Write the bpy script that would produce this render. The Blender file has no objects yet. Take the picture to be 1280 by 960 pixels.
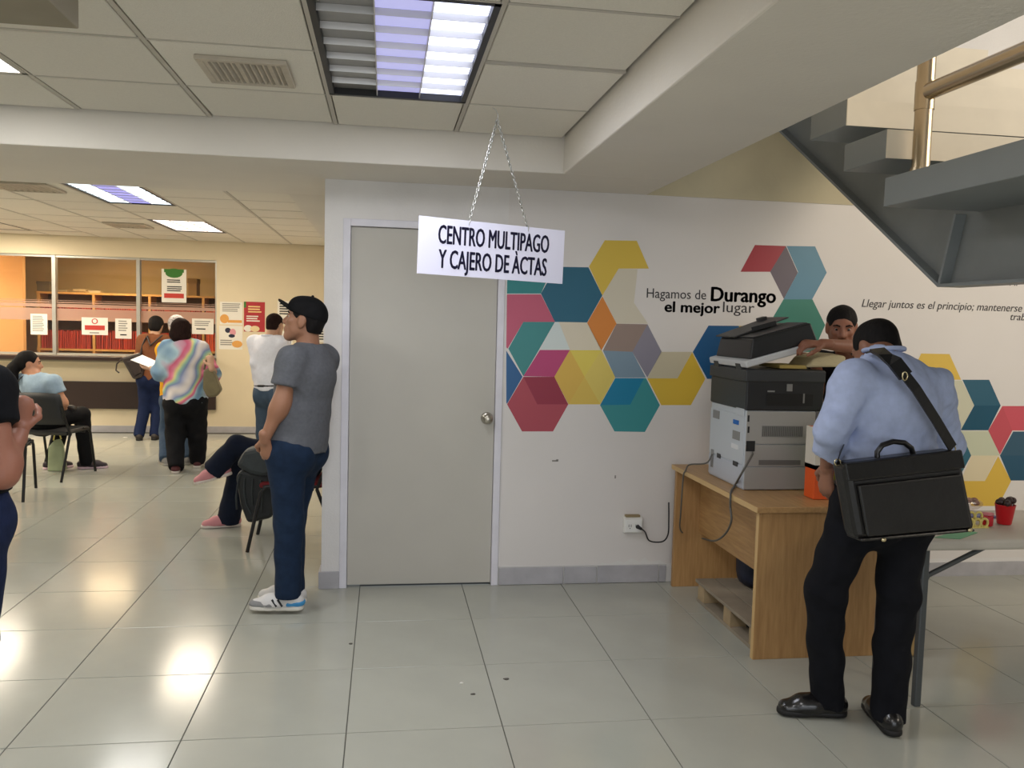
import bpy, bmesh, math, random
import numpy as np
from mathutils import Vector, Matrix
random.seed(11)
scene = bpy.context.scene
COL = scene.collection
# ------------------------------------------------------------------ camera
FPX, YAW, PITCH, ROLL, CAMH = 1061.2, 0.149915, -0.0722545, 0.026429, 1.57166
def cam_axes():
    w = Vector((math.sin(YAW)*math.cos(PITCH), math.cos(YAW)*math.cos(PITCH), math.sin(PITCH)))
    r = Vector((math.cos(YAW), -math.sin(YAW), 0)); u = r.cross(w)
    return (r*math.cos(ROLL)+u*math.sin(ROLL), -r*math.sin(ROLL)+u*math.cos(ROLL), w)
CR, CU, CW = cam_axes()
cd = bpy.data.cameras.new('camera'); cam = bpy.data.objects.new('camera', cd); COL.objects.link(cam)
cd.sensor_width = 36; cd.lens = 36*FPX/1280; cd.clip_start = 0.05
cam.matrix_world = Matrix(((CR.x, CU.x, -CW.x, 0), (CR.y, CU.y, -CW.y, 0), (CR.z, CU.z, -CW.z, CAMH), (0, 0, 0, 1)))
scene.camera = cam
def ray(px, py): return CW + CR*((px-640)/FPX) - CU*((py-480)/FPX)
def onz(px, py, z): d = ray(px, py); return Vector((0, 0, CAMH)) + d*((z-CAMH)/d.z)
def ony(px, py, Y): d = ray(px, py); return Vector((0, 0, CAMH)) + d*(Y/d.y)
def onx(px, py, X): d = ray(px, py); return Vector((0, 0, CAMH)) + d*(X/d.x)
# ------------------------------------------------------------------ view, world, daylight
vs = scene.view_settings
vs.view_transform = 'Standard'; vs.look = 'None'; vs.exposure = EXPOSURE = 0.0; vs.gamma = 1; vs.use_curve_mapping = False
wd = bpy.data.worlds.new('sky'); scene.world = wd; wd.use_nodes = True
wd.node_tree.nodes['Background'].inputs[0].default_value = (0.75, 0.86, 1.0, 1)
wd.node_tree.nodes['Background'].inputs[1].default_value = 0.6
def area_light(name, loc, target, sx, sy, power, color, parent=None):
    l = bpy.data.lights.new(name, 'AREA'); l.shape = 'RECTANGLE'; l.size = sx; l.size_y = sy
    l.energy = power; l.color = color
    o = bpy.data.objects.new(name, l); COL.objects.link(o)
    o.location = loc
    d = Vector(target)-Vector(loc)
    o.rotation_euler = d.to_track_quat('-Z', 'Y').to_euler()
    if parent: o.parent = parent
    return o
# stairwell window daylight on the right; added fill light as daylight behind the camera
area_light('stairwell_daylight', (6.35, 0.6, 3.7), (2.2, 4.95, 1.2), 3.6, 2.2, 205, (1.0, 0.86, 0.68))
area_light('rear_fill_light', (0.5, -4.8, 1.5), (0.2, 4.9, 1.0), 5.5, 2.0, 80, (0.93, 0.96, 1.0))
# ------------------------------------------------------------------ materials
MATS = {}
def srgb(c):
    return tuple((v/255/12.92 if v/255 <= .04045 else ((v/255+.055)/1.055)**2.4) for v in c)
def mat(name, col, rough=.6, metal=0, var=0.0, vscale=8, bump=0.0, bscale=60, emit=None, estr=0, spec=.5, alpha=1, stretch=None, col2=None, coat=0, objvar=0.0, sheen=0):
    if name in MATS: return MATS[name]
    m = bpy.data.materials.new(name); m.use_nodes = True; nt = m.node_tree; N = nt.nodes; L = nt.links
    b = N['Principled BSDF']; c = (*srgb(col), 1)
    b.inputs['Base Color'].default_value = c; b.inputs['Roughness'].default_value = rough; b.inputs['Metallic'].default_value = metal
    b.inputs['Specular IOR Level'].default_value = spec
    if coat: b.inputs['Coat Weight'].default_value = coat; b.inputs['Coat Roughness'].default_value = .1
    if sheen: b.inputs['Sheen Weight'].default_value = sheen
    if alpha < 1: b.inputs['Alpha'].default_value = alpha
    if emit: b.inputs['Emission Color'].default_value = (*srgb(emit), 1); b.inputs['Emission Strength'].default_value = estr
    tc = N.new('ShaderNodeTexCoord'); src = tc.outputs['Object']
    if stretch:
        mp = N.new('ShaderNodeMapping'); mp.inputs['Scale'].default_value = stretch; L.new(src, mp.inputs[0]); src = mp.outputs[0]
    out = None
    if var or col2:
        n = N.new('ShaderNodeTexNoise'); n.inputs['Scale'].default_value = vscale; n.inputs['Detail'].default_value = 5; L.new(src, n.inputs['Vector'])
        r = N.new('ShaderNodeValToRGB'); r.color_ramp.elements[0].position = .3; r.color_ramp.elements[1].position = .7
        c2 = srgb(col2) if col2 else tuple(v*(1+var) for v in c[:3]); c1 = c[:3] if col2 else tuple(v*(1-var) for v in c[:3])
        r.color_ramp.elements[0].color = (*c1, 1); r.color_ramp.elements[1].color = (*[min(v, 1) for v in c2], 1)
        L.new(n.outputs['Fac'], r.inputs[0]); out = r.outputs[0]
    if objvar:
        oi = N.new('ShaderNodeObjectInfo'); hs = N.new('ShaderNodeHueSaturation'); mr = N.new('ShaderNodeMapRange')
        mr.inputs[3].default_value = 1-objvar; mr.inputs[4].default_value = 1+objvar
        L.new(oi.outputs['Random'], mr.inputs[0]); L.new(mr.outputs[0], hs.inputs['Value'])
        if out: L.new(out, hs.inputs['Color'])
        else: hs.inputs['Color'].default_value = c
        out = hs.outputs[0]
    if out: L.new(out, b.inputs['Base Color'])
    if bump:
        n2 = N.new('ShaderNodeTexNoise'); n2.inputs['Scale'].default_value = bscale; n2.inputs['Detail'].default_value = 4; L.new(src, n2.inputs['Vector'])
        bp = N.new('ShaderNodeBump'); bp.inputs['Strength'].default_value = bump; bp.inputs['Distance'].default_value = .01
        L.new(n2.outputs['Fac'], bp.inputs['Height']); L.new(bp.outputs[0], b.inputs['Normal'])
    MATS[name] = m; return m
def glass_mat(name, tint, gloss=.08, rough=.03):
    if name in MATS: return MATS[name]
    m = bpy.data.materials.new(name); m.use_nodes = True; nt = m.node_tree; N = nt.nodes; L = nt.links
    N.remove(N['Principled BSDF']); o = N['Material Output']
    t = N.new('ShaderNodeBsdfTransparent'); t.inputs[0].default_value = (*tint, 1)
    g = N.new('ShaderNodeBsdfGlossy'); g.inputs['Roughness'].default_value = rough
    mx = N.new('ShaderNodeMixShader'); mx.inputs[0].default_value = gloss
    L.new(t.outputs[0], mx.inputs[1]); L.new(g.outputs[0], mx.inputs[2]); L.new(mx.outputs[0], o.inputs[0])
    MATS[name] = m; return m
# ------------------------------------------------------------------ mesh helpers
class MB:
    """collects shapes into one mesh"""
    def __init__(s): s.v = []; s.f = []; s.m = []; s.sm = []
    def add(s, vs, fs, mi=0, smooth=False):
        o = len(s.v); s.v += [tuple(v) for v in vs]; s.f += [tuple(i+o for i in f) for f in fs]
        s.m += [mi]*len(fs); s.sm += [smooth]*len(fs); return s
    def box(s, x0, x1, y0, y1, z0, z1, mi=0, M=None):
        vs = [Vector((x, y, z)) for z in (z0, z1) for y in (y0, y1) for x in (x0, x1)]
        if M: vs = [M @ v for v in vs]
        return s.add(vs, [(0, 2, 3, 1), (4, 5, 7, 6), (0, 1, 5, 4), (2, 6, 7, 3), (0, 4, 6, 2), (1, 3, 7, 5)], mi)
    def prism(s, poly, vec, mi=0):
        n = len(poly); vec = Vector(vec); a = [Vector(p) for p in poly]; b = [p+vec for p in a]
        return s.add(a+b, [tuple(range(n))[::-1], tuple(range(n, 2*n))]+[(i, (i+1) % n, n+(i+1) % n, n+i) for i in range(n)], mi)
    def tube(s, pts, r, n=10, mi=0, closed=False, flat=None):
        pts = [Vector(p) for p in pts]; K = len(pts); rings = []
        rs = r if isinstance(r, (list, tuple)) else [r]*K
        up = None
        for i, p in enumerate(pts):
            if closed: t = pts[(i+1) % K]-pts[i-1]
            else: t = pts[min(i+1, K-1)]-pts[max(i-1, 0)]
            t.normalize()
            if up is None: up = t.orthogonal().normalized()
            else:
                up = up-t*up.dot(t); up = up.normalized() if up.length > 1e-5 else t.orthogonal().normalized()
            sd = t.cross(up)
            rings.append([p+(up*math.cos(2*math.pi*k/n)+sd*math.sin(2*math.pi*k/n)*(flat or 1))*rs[i] for k in range(n)])
        vs = [v for rg in rings for v in rg]; fs = []
        for i in range(K if closed else K-1):
            j = (i+1) % K
            for k in range(n): fs.append((i*n+k, i*n+(k+1) % n, j*n+(k+1) % n, j*n+k))
        s.add(vs, fs, mi, True)
        if not closed:
            s.add(rings[0], [tuple(range(n))[::-1]], mi); s.add(rings[-1], [tuple(range(n))], mi)
        return s
    def cyl(s, a, b, r, r2=None, n=16, mi=0): return s.tube([a, b], [r, r if r2 is None else r2], n, mi)
    def lathe(s, prof, c=(0, 0, 0), n=20, mi=0, axis='z'):
        c = Vector(c); vs = []; fs = []; K = len(prof)
        for r, h in prof:
            for k in range(n):
                a = 2*math.pi*k/n
                q = Vector((r*math.cos(a), r*math.sin(a), h))
                if axis == 'y': q = Vector((q.x, -q.z, q.y))
                if axis == 'x': q = Vector((q.z, q.x, q.y))
                vs.append(c+q)
        for i in range(K-1):
            for k in range(n): fs.append((i*n+k, i*n+(k+1) % n, (i+1)*n+(k+1) % n, (i+1)*n+k))
        s.add(vs, fs, mi, True)
        return s
    def ball(s, c, rx, ry=None, rz=None, n=12, m=8, mi=0):
        ry = ry or rx; rz = rz or rx; c = Vector(c); vs = []; fs = []
        for i in range(m+1):
            t = math.pi*i/m
            for k in range(n):
                a = 2*math.pi*k/n; vs.append(c+Vector((rx*math.sin(t)*math.cos(a), ry*math.sin(t)*math.sin(a), -rz*math.cos(t))))
        for i in range(m):
            for k in range(n): fs.append((i*n+k, i*n+(k+1) % n, (i+1)*n+(k+1) % n, (i+1)*n+k))
        return s.add(vs, fs, mi, True)
    def build(s, name, mats, parent=None, origin=(0, 0, 0), bevel=0, M=None, bseg=2):
        me = bpy.data.meshes.new(name); o = Vector(origin)
        vs = [Vector(v) for v in s.v]
        if M: vs = [M @ v for v in vs]
        me.from_pydata([v-o for v in vs], [], s.f); me.update()
        if not isinstance(mats, (list, tuple)): mats = [mats]
        for m in mats: me.materials.append(m)
        me.polygons.foreach_set('material_index', s.m); me.polygons.foreach_set('use_smooth', s.sm)
        if bevel:
            bm = bmesh.new(); bm.from_mesh(me)
            bmesh.ops.recalc_face_normals(bm, faces=bm.faces)
            bmesh.ops.bevel(bm, geom=[e for e in bm.edges if len(e.link_faces) == 2 and e.calc_face_angle(0) > .5], offset=bevel, segments=bseg, affect='EDGES', profile=.5, clamp_overlap=True)
            bm.to_mesh(me); bm.free()
        ob = bpy.data.objects.new(name, me); COL.objects.link(ob); ob.location = o
        if parent: ob.parent = parent; ob.location = o
        return ob
def tag(o, label=None, cat=None, group=None, kind=None):
    if label: o['label'] = label
    if cat: o['category'] = cat
    if group: o['group'] = group
    if kind: o['kind'] = kind
    return o
def empty(name, loc, label=None, cat=None, group=None, rz=0):
    o = bpy.data.objects.new(name, None); COL.objects.link(o); o.location = loc; o.rotation_euler = (0, 0, rz); o.empty_display_size = .1
    return tag(o, label, cat, group)
def box(name, dims, m, parent=None, bevel=0, origin=(0, 0, 0), kind=None):
    o = MB().box(*dims).build(name, m, parent, origin, bevel)
    if kind: o['kind'] = kind
    return o
def copy_tree(o, parent=None):
    c = o.copy(); COL.objects.link(c); c.parent = parent
    for ch in o.children:
        d = ch.copy(); COL.objects.link(d); d.parent = c
        for g in ch.children:
            e = g.copy(); COL.objects.link(e); e.parent = d
    return c
def text_mesh(name, body, size, m, M, parent=None, sx=1.0, bold=0.0, shear=0.0, align='LEFT', ext=.0008, spacing=1.0):
    cu = bpy.data.curves.new(name, 'FONT'); cu.body = body; cu.size = size; cu.shear = shear; cu.align_x = align
    cu.extrude = ext; cu.space_character = spacing; cu.resolution_u = 3
    t = bpy.data.objects.new(name, cu); COL.objects.link(t)
    dg = bpy.context.evaluated_depsgraph_get(); me = bpy.data.meshes.new_from_object(t.evaluated_get(dg))
    bpy.data.objects.remove(t); bpy.data.curves.remove(cu)
    me.transform(Matrix.Diagonal((sx, 1, 1, 1)))
    if bold:
        bm = bmesh.new()
        for ox, oy in ((-bold, 0), (bold, 0), (0, bold*.7), (0, -bold*.7), (bold*.7, bold*.5), (-bold*.7, -bold*.5)):
            c2 = me.copy(); c2.transform(Matrix.Translation((ox, oy, 0))); bm.from_mesh(c2); bpy.data.meshes.remove(c2)
        bm.to_mesh(me); bm.free()
    me.transform(M); me.materials.clear(); me.materials.append(m); me.name = name
    o = bpy.data.objects.new(name, me); COL.objects.link(o)
    if parent: o.parent = parent
    return o
def wallM(p):   # text frame on a wall facing the camera (-y)
    return Matrix.Translation(p) @ Matrix.Rotation(math.pi/2, 4, 'X')
# ================================================================== the shell
WY = 4.948; CZ = 2.535; BZ = 2.35; FY = 11.72
white_wall = mat('painted_wall', (230, 227, 224), .75, var=.05, vscale=3, bump=.12, bscale=90)
cream_wall = mat('cream_wall', (226, 212, 182), .7, var=.04, vscale=2, bump=.1, bscale=80)
beam_mat = mat('beam_paint', (226, 220, 210), .8, var=.03, vscale=2, bump=.15, bscale=70)
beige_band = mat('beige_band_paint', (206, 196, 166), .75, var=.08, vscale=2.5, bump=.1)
grout = mat('grout', (92, 92, 86), .9)
tile_m = mat('porcelain_tile', (174, 175, 165), .15, var=.035, vscale=3.5, bump=.01, bscale=6, spec=.34, objvar=.02)
def structure(o): o['kind'] = 'structure'; return o
floor = structure(MB().box(-8, 6.5, -5, 15, -.12, -.004).build('floor', grout))
T = .6; tx0, ty0 = -.1221, 4.9739
tmb = MB().box(0, T-.004, 0, T-.004, -.012, 0); tile_me = tmb.build('floor_tile', tile_m, floor, bevel=.0012, bseg=1); first = True
for j in range(-10, 8):
    y = ty0-T*(j+1)
    for i in range(-12, 11):
        x = tx0+T*i
        # inside the camera's view only, and not under the closed room behind the door
        if y > WY-.3 and x > -.5: continue
        yy = max(y+T, .5)
        if x+T < -.47*yy-.75 or x > .84*yy+.5 or y < 1.25: continue
        if first: tile_me.location = (x+.002, y+.002, 0); first = False
        else:
            c = tile_me.copy(); COL.objects.link(c); c.location = (x+.002, y+.002, 0)
rest = MB()
for j in range(-17, 17):
    y = ty0-T*(j+1)
    for i in range(-13, 12):
        x = tx0+T*i
        if y > WY-.3 and x > -.5: continue
        yy = max(y+T, .5)
        vis = not (x+T < -.47*yy-.75 or x > .84*yy+.5 or y < 1.25)
        if vis and -10 <= j < 8 and -12 <= i < 11: continue
        if y > 11.2 or y < -5 or x < -8 or x+T > 6.7: continue
        rest.box(x+.002, x+T-.002, y+.002, y+T-.002, -.012, 0)
tag(rest.build('floor_tiles_beyond', tile_m, floor), kind='stuff')
# office floor is the slab itself
# walls
def wall(name, *boxes, m=white_wall):
    b = MB()
    for d in boxes: b.box(*d)
    return structure(b.build(name, m))
DX0, DX1, DZ = -.242, .690, 2.135           # door opening with frame
wall_back = wall('wall_back', (-.345, DX0, WY, WY+.14, 0, BZ+.02), (DX0, DX1, WY, WY+.14, DZ, BZ+.02), (DX1, 6.5, WY, WY+.14, 0, BZ), )
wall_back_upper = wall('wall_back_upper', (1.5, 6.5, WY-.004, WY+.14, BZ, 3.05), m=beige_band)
wall('wall_back_top', (1.5, 6.5, WY-.002, WY+.14, 3.05, 6.0))
wall('wall_side', (-.345, -.2, WY+.14, FY, 0, CZ+.03))
wall('wall_right', (6.5, 6.62, -5, WY+.14, 0, 2.5), (6.5, 6.62, -5, -1.6, 2.5, 6), (6.5, 6.62, 2.8, WY+.14, 2.5, 6), (6.5, 6.62, -1.6, 2.8, 5.0, 6))
wall('wall_left', (-8.12, -8, -5, 15, 0, 3))
wall('wall_front', (-8, -2.6, -5.12, -5, 0, 6), (3.6, 6.5, -5.12, -5, 0, 6), (-2.6, 3.6, -5.12, -5, 2.6, 6))
wall('wall_office', (-8, -.2, 14.4, 14.5, 0, 3), m=mat('office_wall', (214, 190, 138), .8, var=.05, vscale=2))
wall_far = wall('wall_far', (-2.205, -.2, FY, FY+.12, 0, CZ+.03), (-8, -2.205, FY, FY+.12, 0, 1.0), (-8, -2.205, FY, FY+.12, 2.285, CZ+.03), m=cream_wall)
# unseen windows for the daylight, the rear one added with its fill light (outside the picture)
gl = glass_mat('window_glass', (.97, .98, .98), .05)
w1 = structure(MB().box(6.54, 6.55, -1.6, 2.8, 2.5, 5.0).build('window_1', gl))
fr = MB()
for y in (-1.6, -.13, 1.33, 2.76): fr.box(6.5, 6.6, y, y+.05, 2.5, 5.0)
for z in (2.5, 4.95): fr.box(6.5, 6.6, -1.6, 2.8, z, z+.05)
alu = mat('aluminium', (176, 174, 168), .35, metal=.8)
fr.build('window_frame', alu, w1)
w2 = structure(MB().box(-2.6, 3.6, -5.07, -5.06, 0, 2.6).build('window_2', gl))
fr = MB()
for x in (-2.6, -1.06, .48, 2.0, 3.55): fr.box(x, x+.05, -5.12, -5.0, 0, 2.6)
fr.box(-2.6, 3.6, -5.12, -5.0, 2.55, 2.6).build('window_frame', alu, w2)
# ceilings
cmat = mat('mineral_ceiling_tile', (232, 227, 216), .9, var=.03, vscale=140, bump=.25, bscale=220, objvar=.025)
gmat = mat('ceiling_grid', (196, 190, 180), .6)
ceiling = structure(MB().box(-8, .92, -5, 5.7, CZ+.03, CZ+.15).box(-8, -.2, 5.7, 14.5, CZ+.03, CZ+.15).build('ceiling', mat('ceiling_slab', (120, 116, 110), .9)))
structure(MB().box(1.4, 6.62, -5.12, 5.1, 6, 6.12).build('ceiling_stairwell', white_wall))
ctile = MB().box(.015, .585, .013, .587, -.004, .012).build('ceiling_tile', cmat, ceiling, bevel=.003, bseg=1)
ctile_used = [False]
def ctile_at(x, y, dz=0, rx=0, w=.6, d=.6):
    if not ctile_used[0]: o = ctile; ctile_used[0] = True
    else: o = ctile.copy(); COL.objects.link(o)
    o.location = (x, y, CZ+dz); o.scale = (w/.6, d/.6, 1); o.rotation_euler = (rx, 0, 0)
def bar(x0, x1, y0, y1): MB().box(x0, x1, y0, y1, CZ-.003, CZ+.014).build('ceiling_grid_bar', gmat, ceiling)
MX = [-.258+.6*i for i in range(-5, 2)]+[.905]; MY = [4.40, 3.83, 3.225, 2.62, 2.02, 1.42, .82]
for i in range(len(MX)-1):
    for j in range(len(MY)-1):
        w, d = MX[i+1]-MX[i], MY[j]-MY[j+1]
        if i == 5 and j in (1, 2): continue            # the troffer between x -0.258 and 0.342
        if i == 2 and j == 1: continue                 # bright fixture at the left edge
        sag = {(4, 0): (.0, .012), (6, 2): (.004, .008)}.get((i, j), (0, random.uniform(-.002, .002)))
        ctile_at(MX[i], MY[j+1], sag[0], sag[1], w, d)
for x in MX[:-1]: bar(x-.0095, x+.0095, .82, 4.40)
for y in MY[1:]:
    for i in range(len(MX)-1): 
        if i == 5 and y == MY[2]: continue
        bar(MX[i]+.011, MX[i+1]-.011, y-.008, y+.008)
HX = [-.65, -1.25, -1.85, -2.45, -3.05, -3.65, -4.25, -4.85, -5.45, -6.05]; HY = [5.64, 6.24, 6.85, 7.46, 8.07, 8.68, 9.29, 9.90, 10.51, 11.12, 11.72]
for i in range(len(HX)-1):
    for j in range(len(HY)-1):
        if i == 2 and j in (2, 3, 6, 7): continue
        ctile_at(HX[i+1], HY[j], .003*random.random(), random.uniform(-.003, .003), .6, HY[j+1]-HY[j])
for x in HX[1:]: bar(x-.011, x+.011, 5.64, 11.72)
for j, y in enumerate(HY[1:-1]):
    for i in range(len(HX)-1):
        if i == 2 and j in (2, 6): continue
        bar(HX[i+1]+.011, HX[i]-.011, y-.008, y+.008)
# beams: across in front of the door wall, along the stairwell edge, along the hall's right side
structure(MB().box(-8, 1.53, 4.40, 5.64, BZ, CZ+.12).build('trim_beam_cross', beam_mat, bevel=.006))
structure(MB().box(.905, 1.53, -5, 4.3995, BZ, 3.3).build('trim_beam_stairwell', beam_mat, bevel=.008))
structure(MB().box(-.62, -.345, 5.6405, FY, BZ, CZ+.02).build('trim_beam_hall', beam_mat))
# boxed duct at the ceiling, upper left corner of the picture
duct = MB().box(-1.33, -.905, 1.2, 2.735, 2.40, CZ-.004)
structure(duct.build('trim_duct_box', mat('duct_paint', (150, 142, 125), .8, var=.05), bevel=.004))
# baseboard of grey tiles on the door wall
bbm = mat('baseboard_tile', (176, 174, 178), .4, var=.1, vscale=9, bump=.08, objvar=.05)
bb = structure(MB().box(DX1, 1.74, WY-.004, WY+.001, 0, .11).build('baseboard_back', mat('baseboard_grout', (206, 204, 200), .9, bump=.3, bscale=40)))
xs = [DX1+.002, 1.093, 1.300, 1.690, 1.74]
for a, b in zip(xs[:-1], xs[1:]): MB().box(a+.004, b-.004, WY-.014, WY-.003, .002, .105+random.uniform(-.004, .003)).build('baseboard_tile', bbm, bb, bevel=.002, bseg=1)
bc = structure(MB().box(-.36, DX0, WY-.016, WY+.14, 0, .10).build('baseboard_column', bbm, bevel=.003))
structure(MB().box(2.45, 6.5, WY-.012, WY, 0, .09).build('baseboard_right', bbm))
structure(MB().box(-8, -.345, FY-.014, FY, 0, .085).build('baseboard_far', bbm))
# ragged plaster above the baseboard
MB().add([Vector((xx, WY-.0015, .105+hh)) for xx, hh in ((1.31, 0), (1.33, .02), (1.38, .012), (1.43, .03), (1.47, .018), (1.52, .045), (1.57, .02), (1.6, .05), (1.63, .022), (1.70, .03), (1.73, .012), (1.73, 0))],
         [tuple(range(12))]).build('plaster_patch', mat('bare_plaster', (228, 226, 222), .95, bump=.6, bscale=50), wall_back)
# door
door_frame_m = mat('door_frame_paint', (226, 224, 232), .45, var=.04, vscale=12)
door_m = mat('door_paint', (192, 188, 178), .5, var=.03, vscale=2.5, bump=.02, bscale=20)
door = structure(MB().box(-.198, .648, WY+.012, WY+.05, .012, 2.092).build('door_1', door_m, bevel=.003))
for nm, d in (('door_jamb', (DX0, -.200, WY-.012, WY+.13, 0, DZ)), ('door_jamb', (.650, DX1, WY-.012, WY+.13, 0, DZ)), ('door_head', (-.200, .650, WY-.012, WY+.13, 2.094, DZ))):
    MB().box(*d).build(nm, door_frame_m, door, bevel=.003)
steel = mat('brushed_steel', (190, 184, 172), .28, metal=1, bump=.03, bscale=200)
kp = ony(609, 523, WY); kn = MB()
kn.lathe([(0, 0), (.036, 0), (.036, .006), (.03, .011), (.014, .014), (.013, .034), (.022, .040), (.029, .050), (.029, .062), (.02, .070), (0, .071)], (kp.x, WY+.012, kp.z), 20, 0, 'y')
kn.build('door_knob', steel, door)
# ------------------------------------------------------------------ ceiling fixtures
black_m = mat('black_frame', (28, 28, 30), .5)
lou = mat('louvre_metal', (214, 212, 210), .3, metal=.55)
def troffer(x0, x1, y0, y1, label, bays, power, color, nblade=6, group='recessed ceiling lights', flush=0.0, fm=None):
    """bays: emission of the three lamp bays (colour, strength)"""
    r = empty('ceiling_light', ((x0+x1)/2, (y0+y1)/2, CZ), label, 'ceiling light', group); o = r.location
    z0 = CZ-.004; z1 = CZ+.028
    f = MB()
    for d in ((x0, x1, y0, y0+.022, z0, z1), (x0, x1, y1-.022, y1, z0, z1), (x0, x0+.022, y0, y1, z0, z1), (x1-.022, x1, y0, y1, z0, z1)): f.box(*d)
    f.build('frame', fm or black_m, r, bevel=0).location = -o
    xa, xb, ya, yb = x0+.022, x1-.022, y0+.022, y1-.022
    for k, (c, s) in enumerate(bays):
        p0 = xa+(xb-xa)*k/3; p1 = xa+(xb-xa)*(k+1)/3
        mm = mat('lamp_bay_%s_%g' % ('_'.join(map(str, c)), s), c, .35, emit=c, estr=s) if s else mat('unlit_reflector', (150, 148, 146), .35, metal=.3)
        MB().box(p0, p1, ya, yb, CZ+.024-flush, CZ+.029-flush).build('lamp_bay', mm, r).location = -o
        if k: MB().box(p0-.002, p0+.002, ya, yb, CZ+.0, CZ+.024-flush).build('divider', lou, r).location = -o
    for k in range(1, nblade+1):
        y = ya+(yb-ya)*k/(nblade+1)
        MB().prism([(xa, y-.0035, CZ+.023-flush), (xa, y+.0035, CZ+.023-flush), (xa, y+.001, CZ+.0), (xa, y-.001, CZ+.0)], (xb-xa, 0, 0)).build('louvre_blade', lou, r).location = -o
    if power: 
        a = area_light('lamp_light', (0, 0, -.012), (0, 0, -1), x1-x0-.08, y1-y0-.08, power, color, r)
    return r
LV = (198, 200, 240)
troffer(-.252, .336, 2.626, 3.824, 'square-louvred ceiling light above the hanging sign, one bay bright', [((150, 148, 146), 0), ((176, 176, 226), .8), ((220, 226, 255), 2.2)], 17, (.92, .94, 1.0))
troffer(-2.058, -1.46, 3.23, 3.82, 'bright white ceiling light cut by the left picture edge', [((255, 255, 255), 5)]*3, 15, (1, 1, .97), 0, flush=.026, fm=gmat)
troffer(-2.44, -1.86, 6.86, 8.06, 'bluish ceiling light with violet middle bay, nearer of two in the hall', [((232, 248, 255), 2.2), ((150, 150, 225), 1.0), ((232, 248, 255), 2.2)], 17, (1, .95, .86), flush=.018)
troffer(-2.44, -1.86, 9.30, 10.50, 'warm white ceiling light farther back in the hall', [((255, 240, 228), 2.0)]*3, 34, (1, .86, .66), flush=.018)
# unseen fixtures added along the ceiling outside the picture to light the rooms
for k, (x, y, lb) in enumerate(((-.252, -.4, 'added louvred ceiling light just behind the camera'), (-2.652, .2, 'added louvred ceiling light left of the camera'), (-2.652, -3.0, 'added louvred ceiling light by the left rear glazing'), (-.252, -3.2, 'added louvred ceiling light by the middle rear glazing'), (-4.85, 3.2, 'added louvred ceiling light far left before the cross beam'), (-4.85, 7.4, 'added warm hall ceiling light far left, nearer one'), (-4.85, 10.0, 'added warm hall ceiling light far left, near the counter'), (-6.65, 7.4, 'added warm hall ceiling light next to the left wall, nearer one'), (-6.65, 10.0, 'added warm hall ceiling light next to the left wall, near the counter'))):
    hall = y > 6
    troffer(x, x+.588, y, y+1.198, lb, [((214, 222, 255), 1.5)]*3, 46 if hall else 23, (1, .88, .70) if hall else (1, .97, .93), 6, 'added ceiling lights outside the picture')
ventm = mat('vent_plastic', (190, 180, 164), .5, var=.08, vscale=20); dark = mat('dark_void', (40, 36, 32), .9)
def vent(cx, cy, wx, wy, label, nsl):
    r = empty('ceiling_vent', (cx, cy, CZ), label, 'air vent', 'ceiling air vents'); o = r.location
    f = MB(); x0, x1, y0, y1 = -wx/2, wx/2, -wy/2, wy/2; b = .028
    for d in ((x0, x1, y0, y0+b), (x0, x1, y1-b, y1), (x0, x0+b, y0+b, y1-b), (x1-b, x1, y0+b, y1-b)): f.box(*d, -.022, -.004)
    f.build('vent_frame', ventm, r, bevel=.003, bseg=1)
    MB().box(x0+b, x1-b, y0+b, y1-b, -.0045, -.003).build('vent_throat', dark, r)
    for k in range(nsl):
        x = x0+b+(wx-2*b)*(k+.5)/nsl; t = .006 if k % 5 else .016
        MB().prism([(x-t/2-.006, 0, -.019), (x+t/2-.006, 0, -.019), (x+t/2+.008, 0, -.005), (x-t/2+.008, 0, -.005)], (0, (wy-2*b), 0)).build('vent_slat', ventm, r).location = (0, y0+b, 0)
    return r
v = vent(-.548, 3.525, .335, .335, 'beige slatted air vent in the ceiling left of the louvred light', 12)
v2 = vent(-2.78, 7.2, .44, .44, 'square ceiling vent at the left edge of the hall ceiling', 8)
v3 = vent(-2.80, 9.95, .42, .44, 'small dark ceiling vent beside the warm hall light', 8)
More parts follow.
